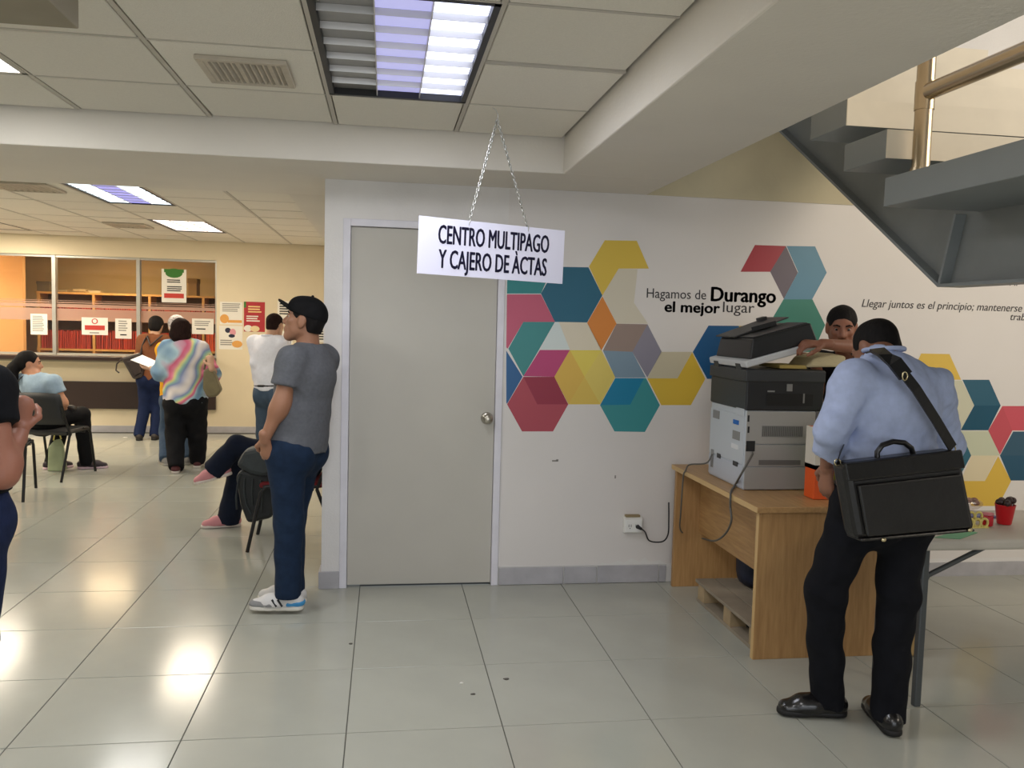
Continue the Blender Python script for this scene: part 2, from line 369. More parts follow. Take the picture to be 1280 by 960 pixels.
# ================================================================== mural on the door wall
vinyl = mat('white_vinyl', (226, 221, 217), .42, var=.02, vscale=2)
sheet = MB().box(.702, 6.5, WY-.0012, WY, .115, BZ-.005).build('mural_sheet', vinyl, wall_back)
def C8(p): return (600+p[0]*420/1280, 280+p[1]*420/1280)
def C1(p): return (960+p[0]*.25, 280+p[1]*.25)
def CR_(p): return (1120+p[0]*.3125, 420+p[1]*.3125)
SH = [
 (C8, (222,190,72), [(415,162),(475,62),(597,64),(643,170),(528,170),(466,272)]),
 (C8, (214,206,186), [(466,272),(528,170),(600,172),(586,300),(640,380),(520,380)]),
 (C8, (28,98,124), [(232,265),(290,163),(413,165),(466,272),(408,375),(285,373)]),
 (C8, (48,138,140), [(100,180),(270,180),(232,265),(100,265)]),
 (C8, (198,92,118), [(100,268),(232,268),(285,373),(165,373),(105,475),(100,470)]),
 (C8, (62,140,140), [(165,373),(285,373),(225,478),(165,580),(108,475)]),
 (C8, (214,224,222), [(285,373),(300,373),(342,478),(228,478)]),
 (C8, (222,212,190), [(300,373),(408,375),(462,478),(342,478)]),
 (C8, (218,134,52), [(466,275),(520,380),(462,482),(408,377)]),
 (C8, (152,132,122), [(520,380),(638,382),(580,487),(468,482)]),
 (C8, (140,136,150), [(638,382),(692,487),(637,585),(580,487)]),
 (C8, (126,150,168), [(468,482),(580,487),(632,585),(515,585)]),
 (C8, (188,66,118), [(228,480),(342,480),(283,582),(165,580)]),
 (C8, (224,184,82), [(342,480),(398,582),(337,687),(283,582)]),
 (C8, (228,208,92), [(342,480),(462,480),(398,582)]),
 (C8, (226,204,104), [(462,480),(515,583),(458,687),(398,582)]),
 (C8, (224,192,88), [(398,582),(458,687),(337,687)]),
 (C8, (44,98,150), [(100,482),(162,582),(103,685),(100,680)]),
 (C8, (152,42,66), [(165,582),(283,582),(336,687),(218,687)]),
 (C8, (178,72,86), [(165,582),(218,687),(336,687),(278,790),(160,790),(103,687)]),
 (C8, (0,128,168), [(515,587),(625,587),(572,688),(457,690)]),
 (C8, (58,148,152), [(625,587),(632,587),(685,690),(628,792),(512,790),(457,690),(572,688)]),
 (C8, (204,194,166), [(690,487),(808,487),(752,588),(637,588)]),
 (C8, (222,186,62), [(637,588),(752,588),(808,488),(858,590),(803,690),(690,690)]),
 (C8, (18,86,138), [(810,488),(870,387),(985,388),(1040,490),(985,590),(865,590)]),
 (C8, (196,172,88), [(985,388),(1100,390),(1060,450),(1020,452)]),
 (C8, (168,52,64), [(992,182),(1047,80),(1165,84),(1105,182)]),
 (C8, (106,96,106), [(1165,84),(1210,185),(1157,285),(1105,182)]),
 (C1, (92,140,164), [(92,110),(235,112),(293,243),(220,377),(77,377),(150,240)]),
 (C1, (46,126,110), [(77,377),(222,377),(285,505),(225,640),(70,640),(5,500)]),
 (CR_, (224,188,78), [(50,175),(100,70),(213,72),(260,175)]),
 (CR_, (208,206,182), [(200,178),(262,178),(312,275),(258,377),(180,377)]),
 (CR_, (36,92,116), [(265,175),(372,175),(418,278),(312,278)]),
 (CR_, (0,76,102), [(312,278),(418,278),(368,377),(258,377)]),
 (CR_, (198,80,92), [(425,280),(465,378),(415,475),(368,378)]),
 (CR_, (206,84,98), [(425,280),(540,280),(590,378),(465,378)]),
 (CR_, (44,100,120), [(190,380),(258,380),(300,478),(258,555),(190,478)]),
 (CR_, (200,204,178), [(258,380),(370,380),(415,478),(300,478)]),
 (CR_, (224,210,176), [(300,478),(405,478),(355,580),(258,580)]),
 (CR_, (222,184,74), [(355,580),(408,480),(460,580),(408,680),(300,680),(258,580)]),
 (CR_, (52,88,110), [(468,382),(590,382),(640,478),(415,478)]),
 (CR_, (36,82,108), [(415,478),(640,478),(590,578),(458,578)]),
]
mb = MB(); mm = []; idx = {}
for fn, c, poly in SH:
    if c not in idx: idx[c] = len(mm); mm.append(mat('mural_%d_%d_%d' % c, c, .45))
    pts = [ony(*fn(p), WY) for p in poly]
    pts = [Vector((max(p.x, .703), WY-.0016, p.z)) for p in pts]
    mb.add(pts, [tuple(range(len(pts)))[::-1]], idx[c])
mb.build('mural_print', mm, sheet)
ink = mat('mural_lettering', (44, 40, 42), .5)
def wtext(body, px, py, hpx, wpx, bold=0, shear=0, name='lettering', m=ink, parent=None, Y=WY, off=.0022):
    """text with baseline start at a photo pixel on the wall, cap height and width given in pixels at that wall"""
    p = ony(px, py, Y); k = (ony(px+100, py, Y)-p).length/100
    cu = bpy.data.curves.new('t', 'FONT'); cu.body = body; cu.size = 1; cu.offset = 0
    t = bpy.data.objects.new('t', cu); COL.objects.link(t); bpy.context.view_layer.update(); w1 = t.dimensions.x
    bpy.data.objects.remove(t)
    size = hpx*k/.70
    return text_mesh(name, body, size, m, wallM(Vector((p.x, Y-off, p.z))), parent, sx=wpx*k/(w1*size), bold=bold, shear=shear)
wtext('Hagamos de', 807, 372, 11.5, 74, parent=sheet)
wtext('Durango', 887, 376, 16.5, 80, bold=.0035, parent=sheet)
wtext('el mejor', 830, 389.5, 12.5, 68, bold=.003, parent=sheet)
wtext('lugar', 902, 390, 12.5, 39, parent=sheet)
wtext('Llegar juntos es el principio; mantenerse', 1076, 383.5, 9, 203, shear=.22, parent=sheet)
wtext('trab', 1261.5, 400, 8, 19, shear=.22, parent=sheet)
wtext('Mi', 1261, 357, 7, 9, shear=.22, parent=sheet)
# scuffs on the vinyl
for px, py, w, h in ((690, 577, 8, 2), (768, 598, 2, 4), (695, 576, 3, 2)):
    p = ony(px, py, WY); MB().box(p.x, p.x+w*.0047, WY-.0016, WY-.0012, p.z, p.z+h*.0047).build('scuff_mark', mat('scuff', (150, 145, 138), .9), sheet)
# wall socket with plug and lead
sp = ony(790, 655, WY)
so = empty('wall_socket', (sp.x, WY, sp.z), 'white double wall socket with a black plug in it, left of the desk', 'socket')
wp = mat('white_plastic', (230, 228, 222), .4)
MB().box(-.06, .06, -.032, -.002, -.05, .05).build('back_box', wp, so, bevel=.006)
MB().box(-.052, .052, -.038, -.032, -.042, .034).build('face_plate', mat('face_plate', (240, 240, 236), .35), so, bevel=.002)
MB().box(-.05, .04, -.034, -.002, .05, .062).build('cover_clip', mat('tan_tape', (150, 132, 98), .7), so)
for dx in (-.02, .024): 
    MB().box(dx-.012, dx-.009, -.0395, -.038, -.01, .006).box(dx+.002, dx+.005, -.0395, -.038, -.01, .006).cyl((dx-.003, -.0395, -.018), (dx-.003, -.038, -.018), .003).build('socket_slots', dark, so)
blackp = mat('black_rubber', (24, 24, 26), .45)
cable_black = MB()
# ================================================================== hanging sign
sA = ony(526.5, 276, 3.62); 
hook = onz(619, 134, CZ); hy = hook.y
ang = math.radians(17); sw, sh = .725, .250
sc = ony(617, 314, hy)
sg = empty('hanging_sign', sc, 'white hanging sign reading CENTRO MULTIPAGO Y CAJERO DE ACTAS on two chains', 'sign', rz=ang)
k_ = hy/FPX*1.0
tiltM = Matrix.Rotation(math.radians(1.2), 4, 'Y')
MB().box(-sw/2, sw/2, -.003, .003, -sh/2, sh/2).build('board', mat('sign_white', (232, 232, 252), .4), sg, M=tiltM)
signink = mat('sign_ink', (28, 26, 70), .5)
for body, zz, w in (('CENTRO MULTIPAGO', .014, .550), ('Y CAJERO DE \u00c0CTAS', -.093, .538)):
    cu = bpy.data.curves.new('t', 'FONT'); cu.body = body; t = bpy.data.objects.new('t', cu); COL.objects.link(t); bpy.context.view_layer.update(); w1 = t.dimensions.x; bpy.data.objects.remove(t)
    size = .116; 
    text_mesh('lettering', body, size, signink, tiltM @ wallM(Vector((.005, -.0035, zz))), sg, sx=w/(w1*size), bold=.0018, align='CENTER')
chm = mat('chain_steel', (196, 196, 192), .3, metal=1)
def chain(a, b, r=.0092, wire=.0024):
    m = MB(); d = b-a; n = int(d.length/(r*1.55)); t = d.normalized(); s1 = t.orthogonal().normalized(); s2 = t.cross(s1)
    for i in range(n):
        c = a+d*((i+.5)/n); s = s1 if i % 2 else s2
        m.tube([c+t*(r*1.15*math.cos(2*math.pi*k/8))+s*(r*.62*math.sin(2*math.pi*k/8)) for k in range(8)], wire, 5, 0, True)
    return m
Rz = Matrix.Rotation(-ang, 3, 'Z')
top = Rz @ (hook-sc) + Vector((0, 0, 0)); knot = top+Vector((.012, 0, -.055))
for px, lx in ((582, -.128), (657, .168)):
    e = tiltM @ Vector((lx, 0, sh/2-.008))
    chain(knot, e).build('chain', chm, sg)
    MB().tube([e+Vector((0, -.005, -.012)), e+Vector((0, -.006, 0)), e+Vector((0, 0, .01)), e+Vector((0, .006, 0))], .0015, 6).build('chain_hook', chm, sg)
MB().tube([top+Vector((-.03, 0, .004)), top+Vector((-.01, 0, -.004)), top+Vector((.004, 0, -.012)), knot+Vector((.004, 0, .02)), knot+Vector((0, 0, -.004))], .0022, 6).build('ceiling_hook', chm, sg)
# ================================================================== counter windows and office behind
frame_m = mat('window_alu', (188, 186, 178), .4, metal=.6)
pane_m = glass_mat('counter_glass', (.95, .95, .93), .06)
frost = mat('frosted_film', (196, 158, 138), .6, alpha=.72)
win = structure(MB().box(-8, -2.205, FY+.03, FY+.09, 2.255, 2.285).box(-8, -2.205, FY+.03, FY+.09, 1.0, 1.025).build('window_3', frame_m))
ML = [-8.0, -7.3, -6.27, -5.25, -4.224, -3.193, -2.215]
for x in ML[1:-1]: MB().box(x-.022, x+.022, FY+.015, FY+.10, 1.0, 2.285).build('mullion', frame_m, win)
MB().box(-2.225, -2.205, FY+.015, FY+.10, 1.0, 2.285).build('mullion', frame_m, win)
for a, b in zip(ML[:-1], ML[1:]):
    p = MB().box(a+.022, b-.022, FY+.05, FY+.056, 1.025, 2.255).build('pane', pane_m, win)
    for z0, z1 in ((1.445, 1.60), (1.615, 1.66), (1.672, 1.685), (1.70, 1.706)):
        MB().box(a+.022, b-.022, FY+.047, FY+.050, z0, z1).build('frosted_stripe', frost, p)
# counter
dkwood = mat('dark_counter_wood', (52, 36, 30), .3, var=.15, vscale=6, stretch=(1, 8, 8))
cnt = empty('service_counter', (-5.1, FY-.15, 0), 'dark wooden service counter shelf running below the office windows', 'counter')
o = cnt.location
MB().box(-8, -2.207, FY-.24, FY+.02, .945, 1.0).build('counter_top', dkwood, cnt, bevel=.012).location = -o
MB().box(-8, -2.207, FY-.20, FY-.001, .925, .944).build('counter_bracket', mat('counter_trim', (150, 140, 118), .5), cnt).location = -o
tag(MB().box(-8, -2.207, FY-.05, FY-.001, .31, .665).build('wall_protection_panel', mat('dark_brown_panel', (48, 34, 30), .35), bevel=.006), 'dark brown protective panel along the wall below the counter', 'wall panel')
# office interior
tanwood = mat('tan_shelf_wood', (214, 164, 96), .5, var=.08, vscale=5, stretch=(1, 8, 8))
wall('wall_partition', (-8, -5.05, 12.9, 13.0, 0, CZ), m=mat('partition_lit_tone', (236, 186, 124), .7))  # warm office light is put into the partition's orange colour
SY = 13.55
shx0 = ony(47, 400, SY).x; shx1 = -2.0
def sz(py, px=120): return ony(px, py, SY).z
zt, zm, zb = sz(366), sz(399), sz(436.5)
shelf = empty('file_shelf', ((shx0+shx1)/2, SY+.15, 0), 'tan wooden shelving full of red files behind the counter glass', 'shelf'); o = shelf.location
ups = [ony(x, 400, SY).x for x in (48, 117, 187, 254)]+[shx1]
for x in ups: MB().box(x-.018, x+.018, SY, SY+.34, 0, zt).build('upright', tanwood, shelf).location = -o
for z in (zt, zm, zb, zb-.45, .1): MB().box(shx0-.02, shx1+.02, SY-.002, SY+.34, z-.03, z).build('shelf_board', tanwood, shelf).location = -o
MB().box(shx0, shx1, SY+.34, SY+.35, 0, zt).build('back_panel', mat('shelf_back', (120, 96, 62), .8), shelf).location = -o
redm = mat('red_file_card', (176, 58, 42), .6, objvar=.35, var=.1, vscale=10); redm2 = mat('orange_red_file_card', (226, 92, 48), .6, objvar=.25)
proto = None
for row, (z, hh) in enumerate(((zm, .20), (zb, .285), )):
    for k in range(len(ups)-1):
        x = ups[k]+.03
        while x < ups[k+1]-.05:
            t = random.uniform(.016, .030)
            if proto is None:
                proto = MB().box(-.5, .5, -.12, .12, 0, 1).box(-.42, .42, -.123, -.12, .55, .72).build('file_folder', redm); f = proto
            else: f = proto.copy(); COL.objects.link(f)
            h = hh*random.uniform(.88, 1.0)
            f.scale = (t, 1, h); f.location = (x+t/2, SY+.14, z+.002); f.rotation_euler = (0, random.uniform(-.012, .03), 0)
            if k == 3:
                f.material_slots[0].link = 'OBJECT'; f.material_slots[0].material = redm2
            tag(f, ['red file standing on the upper row of the office shelf', 'red file standing on the lower row of the office shelf'][row], 'file', 'red files on the office shelf')
            x += t+random.uniform(.004, .012)
def carton(px0, px1, py0, py1, c, label, name='document_box', dy=.1):
    a = ony(px0, py1, SY+dy-.1); b = ony(px1, py0, SY+dy-.1)
    r = empty(name, ((a.x+b.x)/2, SY+dy, zt), label, 'box')
    w, h = (b.x-a.x)/2, b.z-a.z
    MB().box(-w, w, -.1, .12, 0, h*.8).build('box_body', mat('card_%d_%d_%d' % c, c, .8, var=.1), r, bevel=.004)
    MB().box(-w-.006, w+.006, -.106, .126, h*.72, h).build('box_lid', mat('card_lid_%d_%d_%d' % c, tuple(int(v*.9) for v in c), .8), r, bevel=.004)
carton(46, 62, 354, 366, (112, 98, 74), 'olive document box at the left end of the shelf top')
carton(235, 246, 345, 366, (150, 118, 74), 'brown document box on the shelf top behind the poster')
for k, (px0, px1, h, c) in enumerate(((66, 84, .03, (206, 190, 150)), (88, 108, .05, (190, 170, 128)), (92, 122, .035, (222, 204, 164)))):
    a = ony(px0, 360, SY).x; b = ony(px1, 360, SY).x
    st = MB()
    for q in range(4): st.box(a+random.uniform(0, .03), b-random.uniform(0, .03), SY+.02+random.uniform(0, .03)+(.12 if k == 2 else 0), SY+.14+(.12 if k == 2 else 0)+random.uniform(-.02, .02), zt+.001+h*q/4, zt+h*(q+1)/4)
    tag(st.build('paper_stack', mat('old_paper_%d' % k, c, .8)), ['thin pile of papers on the shelf top by the first mullion', 'taller pile of papers in the middle of the shelf top', 'flat pile of pale papers at the back of the shelf top'][k], 'papers')
# things stuck to the glass and to the wall (flat printed sheets)
paper = mat('paper_white', (236, 232, 222), .7); greyink = mat('grey_print', (150, 146, 140), .8); redink = mat('red_print', (196, 62, 52), .7); blackink = mat('black_print', (30, 30, 32), .8)
greenink = mat('green_print', (60, 122, 48), .7); orangeink = mat('orange_print', (226, 164, 84), .7); bluegrey = mat('navy_print', (40, 44, 66), .7)
def sheet_on(px0, py0, px1, py1, label, marks, Y, name='notice', base=None, cat='notice'):
    a = ony(px0, py0, Y); b = ony(px1, py1, Y); w = b.x-a.x; h = a.z-b.z
    r = empty(name, (a.x, Y, b.z), label, cat, 'notices and posters at the counter')
    MB().box(0, w, -.0015, 0, 0, h).build('sheet', base or paper, r)
    for lay, (kind, u0, v0, u1, v1, m) in enumerate(marks):
        g = MB(); e0 = -.0024-.0006*lay
        if kind == 'r': g.box(u0*w, u1*w, e0, -.0015, (1-v1)*h, (1-v0)*h)
        elif kind == 'o':
            g.prism([((u0+u1)/2*w+(u1-u0)/2*w*math.cos(t*math.pi/8), e0, (1-(v0+v1)/2)*h+(v1-v0)/2*h*math.sin(t*math.pi/8)) for t in range(16)], (0, .001, 0))
        elif kind == 'l':
            n = int(m[1]); 
            for q in range(n):
                vv = v0+(v1-v0)*(q+.2)/n; e = random.uniform(.75, 1)
                g.box(u0*w, (u0+(u1-u0)*e)*w, e0, -.0015, (1-vv-(v1-v0)*.5/n)*h, (1-vv)*h)
            m = m[0]
        g.build('print', m, r)
GY = FY+.045
sheet_on(38, 392, 59.5, 418.5, 'white notice with lines of text left of the first mullion', [('l', .12, .08, .88, .85, (greyink, 9))], GY)
sheet_on(102, 396.5, 135, 419, 'white notice with a red circle and red bar on the glass', [('o', .38, .05, .62, .38, redink), ('o', .42, .1, .58, .32, paper), ('r', .12, .45, .88, .72, redink), ('l', .3, .82, .7, .95, (greyink, 1))], GY)
sheet_on(144, 398, 164.5, 423.5, 'white notice with sparse text beside the red circle notice', [('l', .2, .08, .8, .65, (greyink, 5)), ('r', .3, .78, .7, .84, blackink)], GY)
sheet_on(240, 398, 267, 418, 'white notice with a signature at the right end of the glass', [('l', .12, .12, .85, .5, (greyink, 3)), ('l', .2, .6, .7, .75, (blackink, 1))], GY)
sheet_on(202, 336, 233, 378.5, 'tall white poster with green emblem and red bar high on the glass', [('o', .15, -.02, .85, .26, greenink), ('r', .1, .0, .9, .10, greenink), ('l', .22, .3, .8, .42, (blackink, 2)), ('l', .22, .5, .85, .68, (blackink, 3)), ('r', .1, .73, .9, .87, redink)], GY)
PY_ = FY-.0005
sheet_on(275, 377, 303, 406, 'white notice with orange corner, above another on the cream wall', [('l', .1, .05, .9, .45, (greyink, 5)), ('o', .0, .55, .4, .95, orangeink), ('r', .35, .8, .98, .92, orangeink)], PY_)
sheet_on(274, 407, 303, 437, 'white notice with a dark map print on the cream wall', [('o', .25, .08, .5, .3, bluegrey), ('o', .45, .12, .72, .42, mat('pink_print', (216, 150, 160), .7)), ('o', .4, .35, .68, .5, bluegrey), ('l', .05, .58, .6, .85, (greyink, 3)), ('o', .55, .62, 1., .92, orangeink)], PY_)
sheet_on(305, 377, 331, 415, 'red holiday poster with white lettering on the cream wall', [('l', .2, .12, .85, .38, (mat('gold_print', (236, 204, 140), .6), 3)), ('l', .12, .45, .8, .68, (paper, 3)), ('o', .0, .78, .4, 1.0, paper), ('o', .3, .8, .75, 1.0, mat('cream_print', (232, 208, 160), .6)), ('r', .0, .0, .1, .2, greenink)], PY_, 'poster', mat('red_poster', (176, 40, 48), .6), 'poster')
sheet_on(347, 376, 372, 406, 'white notice with bold lines behind the capped man on the far wall', [('l', .1, .08, .9, .6, (blackink, 5))], PY_)
sheet_on(350, 414, 366, 430, 'orange edged leaflet behind the capped man on the far wall', [('o', .3, .2, .9, .8, orangeink)], PY_)
sheet_on(398, 405, 406, 428, 'striped leaflet at the right end of the far wall', [('l', .1, .08, .9, .9, (blackink, 6))], PY_)
# office light
ol = troffer(-4.3, -3.6, 12.1, 13.3, 'warm ceiling light inside the office behind the glass', [((255, 214, 160), 1.2)]*3, 46, (1, .74, .45), 3, 'office lights')
ol = troffer(-6.6, -6.0, 12.1, 12.7, 'warm ceiling light over the office partition', [((255, 214, 160), 1.6)]*3, 55, (1, .74, .45), 3, 'office lights')
structure(MB().box(-8, -.2, FY+.12, 14.4, CZ-.003, CZ+.02).build('ceiling_office', mat('office_ceiling', (232, 200, 150), .8)))
# ================================================================== staircase
sgrey = mat('grey_steel_paint', (128, 133, 133), .42, var=.05, vscale=3, bump=.03, bscale=30)
sdark = mat('grey_steel_web', (126, 129, 127), .5, var=.08, vscale=4, bump=.04)
riser_m = mat('cream_riser', (224, 214, 194), .5, var=.05, vscale=6)  # risers in a lighter cream than the grey steps
SX0, SX1 = 1.8, 3.05
st = empty('staircase', (2.4, 3.9, 2.0), 'grey steel staircase with cream risers and a landing, upper right', 'staircase'); o = st.location
def sb(name, b, m, bevel=0, parent=None):
    ob = b.build(name, m, parent or st, bevel=bevel)
    if not parent: ob.location = -o
    return ob
rise, tread = .181, .29
for k in range(7):
    y0 = 2.921+tread*k; z0 = 2.03+rise*(k+1)-.004
    if y0+tread > WY-.01: break
    s_ = sb('step', MB().box(SX0, SX1, y0+.004, y0+tread, z0, z0+.105), sgrey, .003)
    sb('riser', MB().box(SX0+.002, SX1, y0-.001, y0+.004, z0+.001, z0+.104), riser_m, 0, s_)
lan = sb('landing', MB().box(SX0, SX1+1.2, 1.25, 2.918, 2.03, 2.135), sgrey, .003)
XS = 2.19
def web(x, th):
    return MB().prism([(x, 1.3, 1.765), (x, 3.07, 1.765), (x, WY-.01, 1.765+(WY-.01-3.07)*.625), (x, WY-.01, 2.206+(WY-.01-3.219)*.625-.006), (x, 3.205, 2.205), (x, 2.925, 2.205), (x, 2.925, 2.03), (x, 1.3, 2.03)], (th, 0, 0))
sb('stringer', web(XS, .012), sdark)
sb('stringer', web(SX1-.15, .012), sdark)
for x in (XS, SX1-.15):
    sb('stringer_flange', MB().prism([(x-.045, 1.3, 1.755), (x-.045, 3.075, 1.755), (x-.045, WY-.01, 1.755+(WY-.01-3.075)*.625), (x-.045, WY-.01, 1.767+(WY-.01-3.07)*.625), (x-.045, 3.07, 1.767), (x-.045, 1.3, 1.767)], (.10, 0, 0)), sgrey)
    sb('stiffener', MB().prism([(x-.045, 3.062, 1.767), (x, 3.062, 1.767), (x, 2.99, 2.028), (x-.045, 2.99, 2.028)], (0, .012, .004)), sgrey)
# flight going down to the right, out of the picture
for k in range(9):
    x0 = SX1+1.2+.28*k; z0 = 2.03-rise*(k+1)
    if x0 > 6.1: break
    sb('step', MB().box(x0, x0+.28, 1.25, 2.5, z0, z0+.105), sgrey)
sb('landing_column', MB().cyl((SX1+.9, 2.0, 0), (SX1+.9, 2.0, 2.03), .06), sgrey)
tube_m = mat('handrail_steel', (186, 168, 140), .25, metal=1, bump=.02, bscale=300, stretch=(1, 1, .05))
px_, py_ = 1.90, 2.86
sb('post', MB().cyl((px_, py_, 2.135), (px_, py_, 3.2), .031, n=24), tube_m)
sb('post_base', MB().cyl((px_, py_, 2.135), (px_, py_, 2.165), .036, n=24), tube_m)
sb('post_sleeve', MB().cyl((px_, py_, 2.37), (px_, py_, 2.47), .034, n=24), tube_m)
sb('rail', MB().cyl((px_, py_-.03, 2.43), (px_, 1.3, 2.43), .030, n=20), tube_m)
sb('rail', MB().cyl((px_, py_-.03, 2.72), (px_, 1.3, 2.72), .030, n=20), tube_m)
sb('rail', MB().cyl((px_, py_, 3.2), (px_, 1.3, 3.2), .034, n=20), tube_m)
sb('post', MB().cyl((px_, 1.4, 2.135), (px_, 1.4, 3.2), .031, n=20), tube_m)
sb('rail', MB().cyl((px_, py_, 3.15), (px_, WY-.05, 3.15+(WY-.05-py_)*.625), .030, n=20), tube_m)
# ================================================================== desk
oak = mat('oak_laminate', (186, 146, 96), .45, col2=(164, 124, 78), vscale=5, stretch=(14, 14, 1.2), bump=.03, bscale=40)
oak_top = mat('oak_laminate_top', (190, 150, 100), .38, col2=(168, 130, 84), vscale=5, stretch=(14, 1.2, 14))
edge_m = mat('oak_edge_band', (206, 172, 118), .5)
DZT = .74
desk = empty('wooden_desk', (2.09, 4.3, 0), 'oak laminate desk standing end-on to the wall, carrying the copier', 'desk'); o = desk.location
def db(name, b, m, bevel=0, parent=None):
    ob = b.build(name, m, parent or desk, bevel=bevel)
    if not parent: ob.location = -o
    return ob
db('desk_top', MB().box(1.735, 2.44, 3.70, 4.90, DZT-.028, DZT), oak_top, .003)
db('top_edge_band', MB().box(1.733, 1.7352, 3.70, 4.90, DZT-.027, DZT-.001), edge_m)
ep = db('end_panel', MB().box(1.755, 2.42, 3.72, 3.748, 0, DZT-.028), oak, .002)
db('panel_edge_band', MB().box(1.7535, 1.7555, 3.721, 3.747, .002, DZT-.03), edge_m)
db('end_panel', MB().box(1.745, 2.42, 4.84, 4.868, 0, DZT-.028), oak, .002)
db('modesty_panel', MB().box(1.90, 1.918, 3.748, 4.84, .335, DZT-.028), mat('oak_laminate_side', (190, 150, 98), .45, col2=(166, 126, 80), vscale=5, stretch=(14, 1.2, 14)), 0)
# pallet under the desk
plm = mat('pallet_wood', (168, 146, 112), .8, var=.18, vscale=9, bump=.2, bscale=50); pld = mat('pallet_deck', (150, 138, 120), .8, var=.15, vscale=6, bump=.15)
pal = empty('wooden_pallet', (2.07, 4.27, 0), 'small weathered wooden pallet lying under the desk', 'pallet'); o2 = pal.location
def pb(name, b, m): ob = b.build(name, m, pal, bevel=.002); ob.location = -o2
for k in range(5): pb('deck_board', MB().box(1.79+.118*k, 1.79+.118*k+.110, 3.76, 4.58, .112, .130), pld)
for y in (3.78, 4.10, 4.47):
    for x in (1.80, 2.06, 2.27): pb('block', MB().box(x, x+.09, y, y+.09, .02, .111), plm)
for x in (1.80, 2.06, 2.27): pb('bottom_board', MB().box(x, x+.09, 3.76, 4.58, 0, .019), pld)
# bags on the pallet
navy = mat('navy_nylon', (28, 36, 58), .6, var=.2, vscale=12, bump=.3, bscale=25)
def pouch(name, c, rx, ry, rz, m, label, cat='bag'):
    r = empty(name, (c[0], c[1], c[2]), label, cat)
    me = MB(); n, mm_ = 18, 12; vs = []; fs = []
    for i in range(mm_+1):
        t = math.pi*i/mm_
        for k in range(n):
            a = 2*math.pi*k/n; e = .55
            f = lambda v: math.copysign(abs(v)**e, v)
            vs.append((rx*f(math.sin(t))*f(math.cos(a)), ry*f(math.sin(t))*f(math.sin(a)), rz-rz*f(math.cos(t))+.012*math.sin(3*a+t*4)*math.sin(t)))
    for i in range(mm_):
        for k in range(n): fs.append((i*n+k, i*n+(k+1) % n, (i+1)*n+(k+1) % n, (i+1)*n+k))
    me.add(vs, fs, 0, True).build('bag_body', m, r)
    MB().tube([(-rx*.4, 0, rz*1.95), (-rx*.35, 0, rz*2.2), (0, 0, rz*2.35), (rx*.35, 0, rz*2.2), (rx*.4, 0, rz*1.95)], .008, 8).build('bag_handle', m, r)
    return r
pouch('navy_bag', (2.10, 4.42, .131), .12, .10, .13, navy, 'rounded navy bag on the pallet under the desk')
pouch('brown_bag', (2.02, 4.10, .131), .07, .09, .095, mat('brown_leather', (96, 66, 50), .5, var=.2), 'small brown leather bag on the pallet under the desk')
# ================================================================== copier
cw = mat('copier_white', (196, 202, 208), .45); cw2 = mat('copier_grey', (168, 166, 162), .45); ck = mat('copier_black', (34, 35, 37), .4, bump=.04, bscale=300); ck2 = mat('copier_dark_grey', (56, 58, 60), .45); grl = mat('grille_grey', (138, 138, 136), .6)
X0, X1, Y0, Y1 = 1.835, 2.245, 4.10, 4.575
zf = lambda px, py: ony(px, py, Y0).z
zl = zf(925, 513); zk = zf(925, 461); zm1 = zf(930, 556); zm2 = zf(930, 584)
cop = empty('photocopier', ((X0+X1)/2, (Y0+Y1)/2, DZT), 'grey and black office photocopier on the desk with its lid half raised', 'photocopier'); oc = cop.location
def cb(name, b, m, bevel=0, parent=None):
    ob = b.build(name, m, parent or cop, bevel=bevel)
    if not parent: ob.location = -oc
    return ob
body = cb('lower_body', MB().box(X0+.004, X1, Y0+.004, Y1, DZT+.001, zl), cw, .006)
cb('rear_cover', MB().box(X0-.001, X0+.006, Y0+.012, Y1-.006, zm2+.01, zl-.03), cw, .002)
cb('rear_cover', MB().box(X0-.001, X0+.006, Y0+.012, Y1-.006, DZT+.012, zm2+.004), mat('copier_panel', (190, 196, 206), .45), .002)
cb('rear_cover_tab', MB().box(X0-.003, X0+.004, Y0+.02, Y0+.12, zl-.035, zl+.055), cw, .002)
for (py0, py1, z0, z1, m) in ((4.44, 4.53, zl-.085, zl-.04, grl), (4.16, 4.25, zl-.165, zl-.12, grl), (4.50, 4.535, DZT+.05, DZT+.15, grl), (4.17, 4.26, zl-.215, zl-.19, mat('sticker', (224, 226, 228), .6)), (4.40, 4.45, zm2-.005, zm2+.02, ck), (4.17, 4.23, zm2-.01, zm2+.014, ck), (4.18, 4.25, zl-.085, zl-.062, mat('blue_sticker', (32, 104, 186), .5))):
    cb('rear_vent' if m is grl else 'rear_detail', MB().box(X0-.0035, X0, py0, py1, z0, z1), m)
for z0, z1 in ((zm1+.004, zl-.004), (zm2+.004, zm1), (DZT+.006, zm2)): cb('side_panel', MB().box(X0+.006, X1-.03, Y0-.004, Y0+.004, z0, z1), cw2, .002)
cb('side_strip', MB().box(X1-.028, X1+.002, Y0-.003, Y0+.006, DZT+.004, zl), mat('strip_grey', (104, 104, 106), .5))
g = MB()
gx0, gx1, gz0, gz1 = ony(952, 535, Y0).x, ony(1003, 535, Y0).x, zf(975, 546), zf(975, 532)
cb('vent_grille', MB().box(gx0, gx1, Y0-.006, Y0-.003, gz0, gz1), grl)
for k in range(22): g.box(gx0+(gx1-gx0)*(k+.3)/22, gx0+(gx1-gx0)*(k+.7)/22, Y0-.0075, Y0-.006, gz0+.004, gz1-.004)
cb('vent_grille_slots', g, mat('grille_slot', (96, 96, 94), .7))
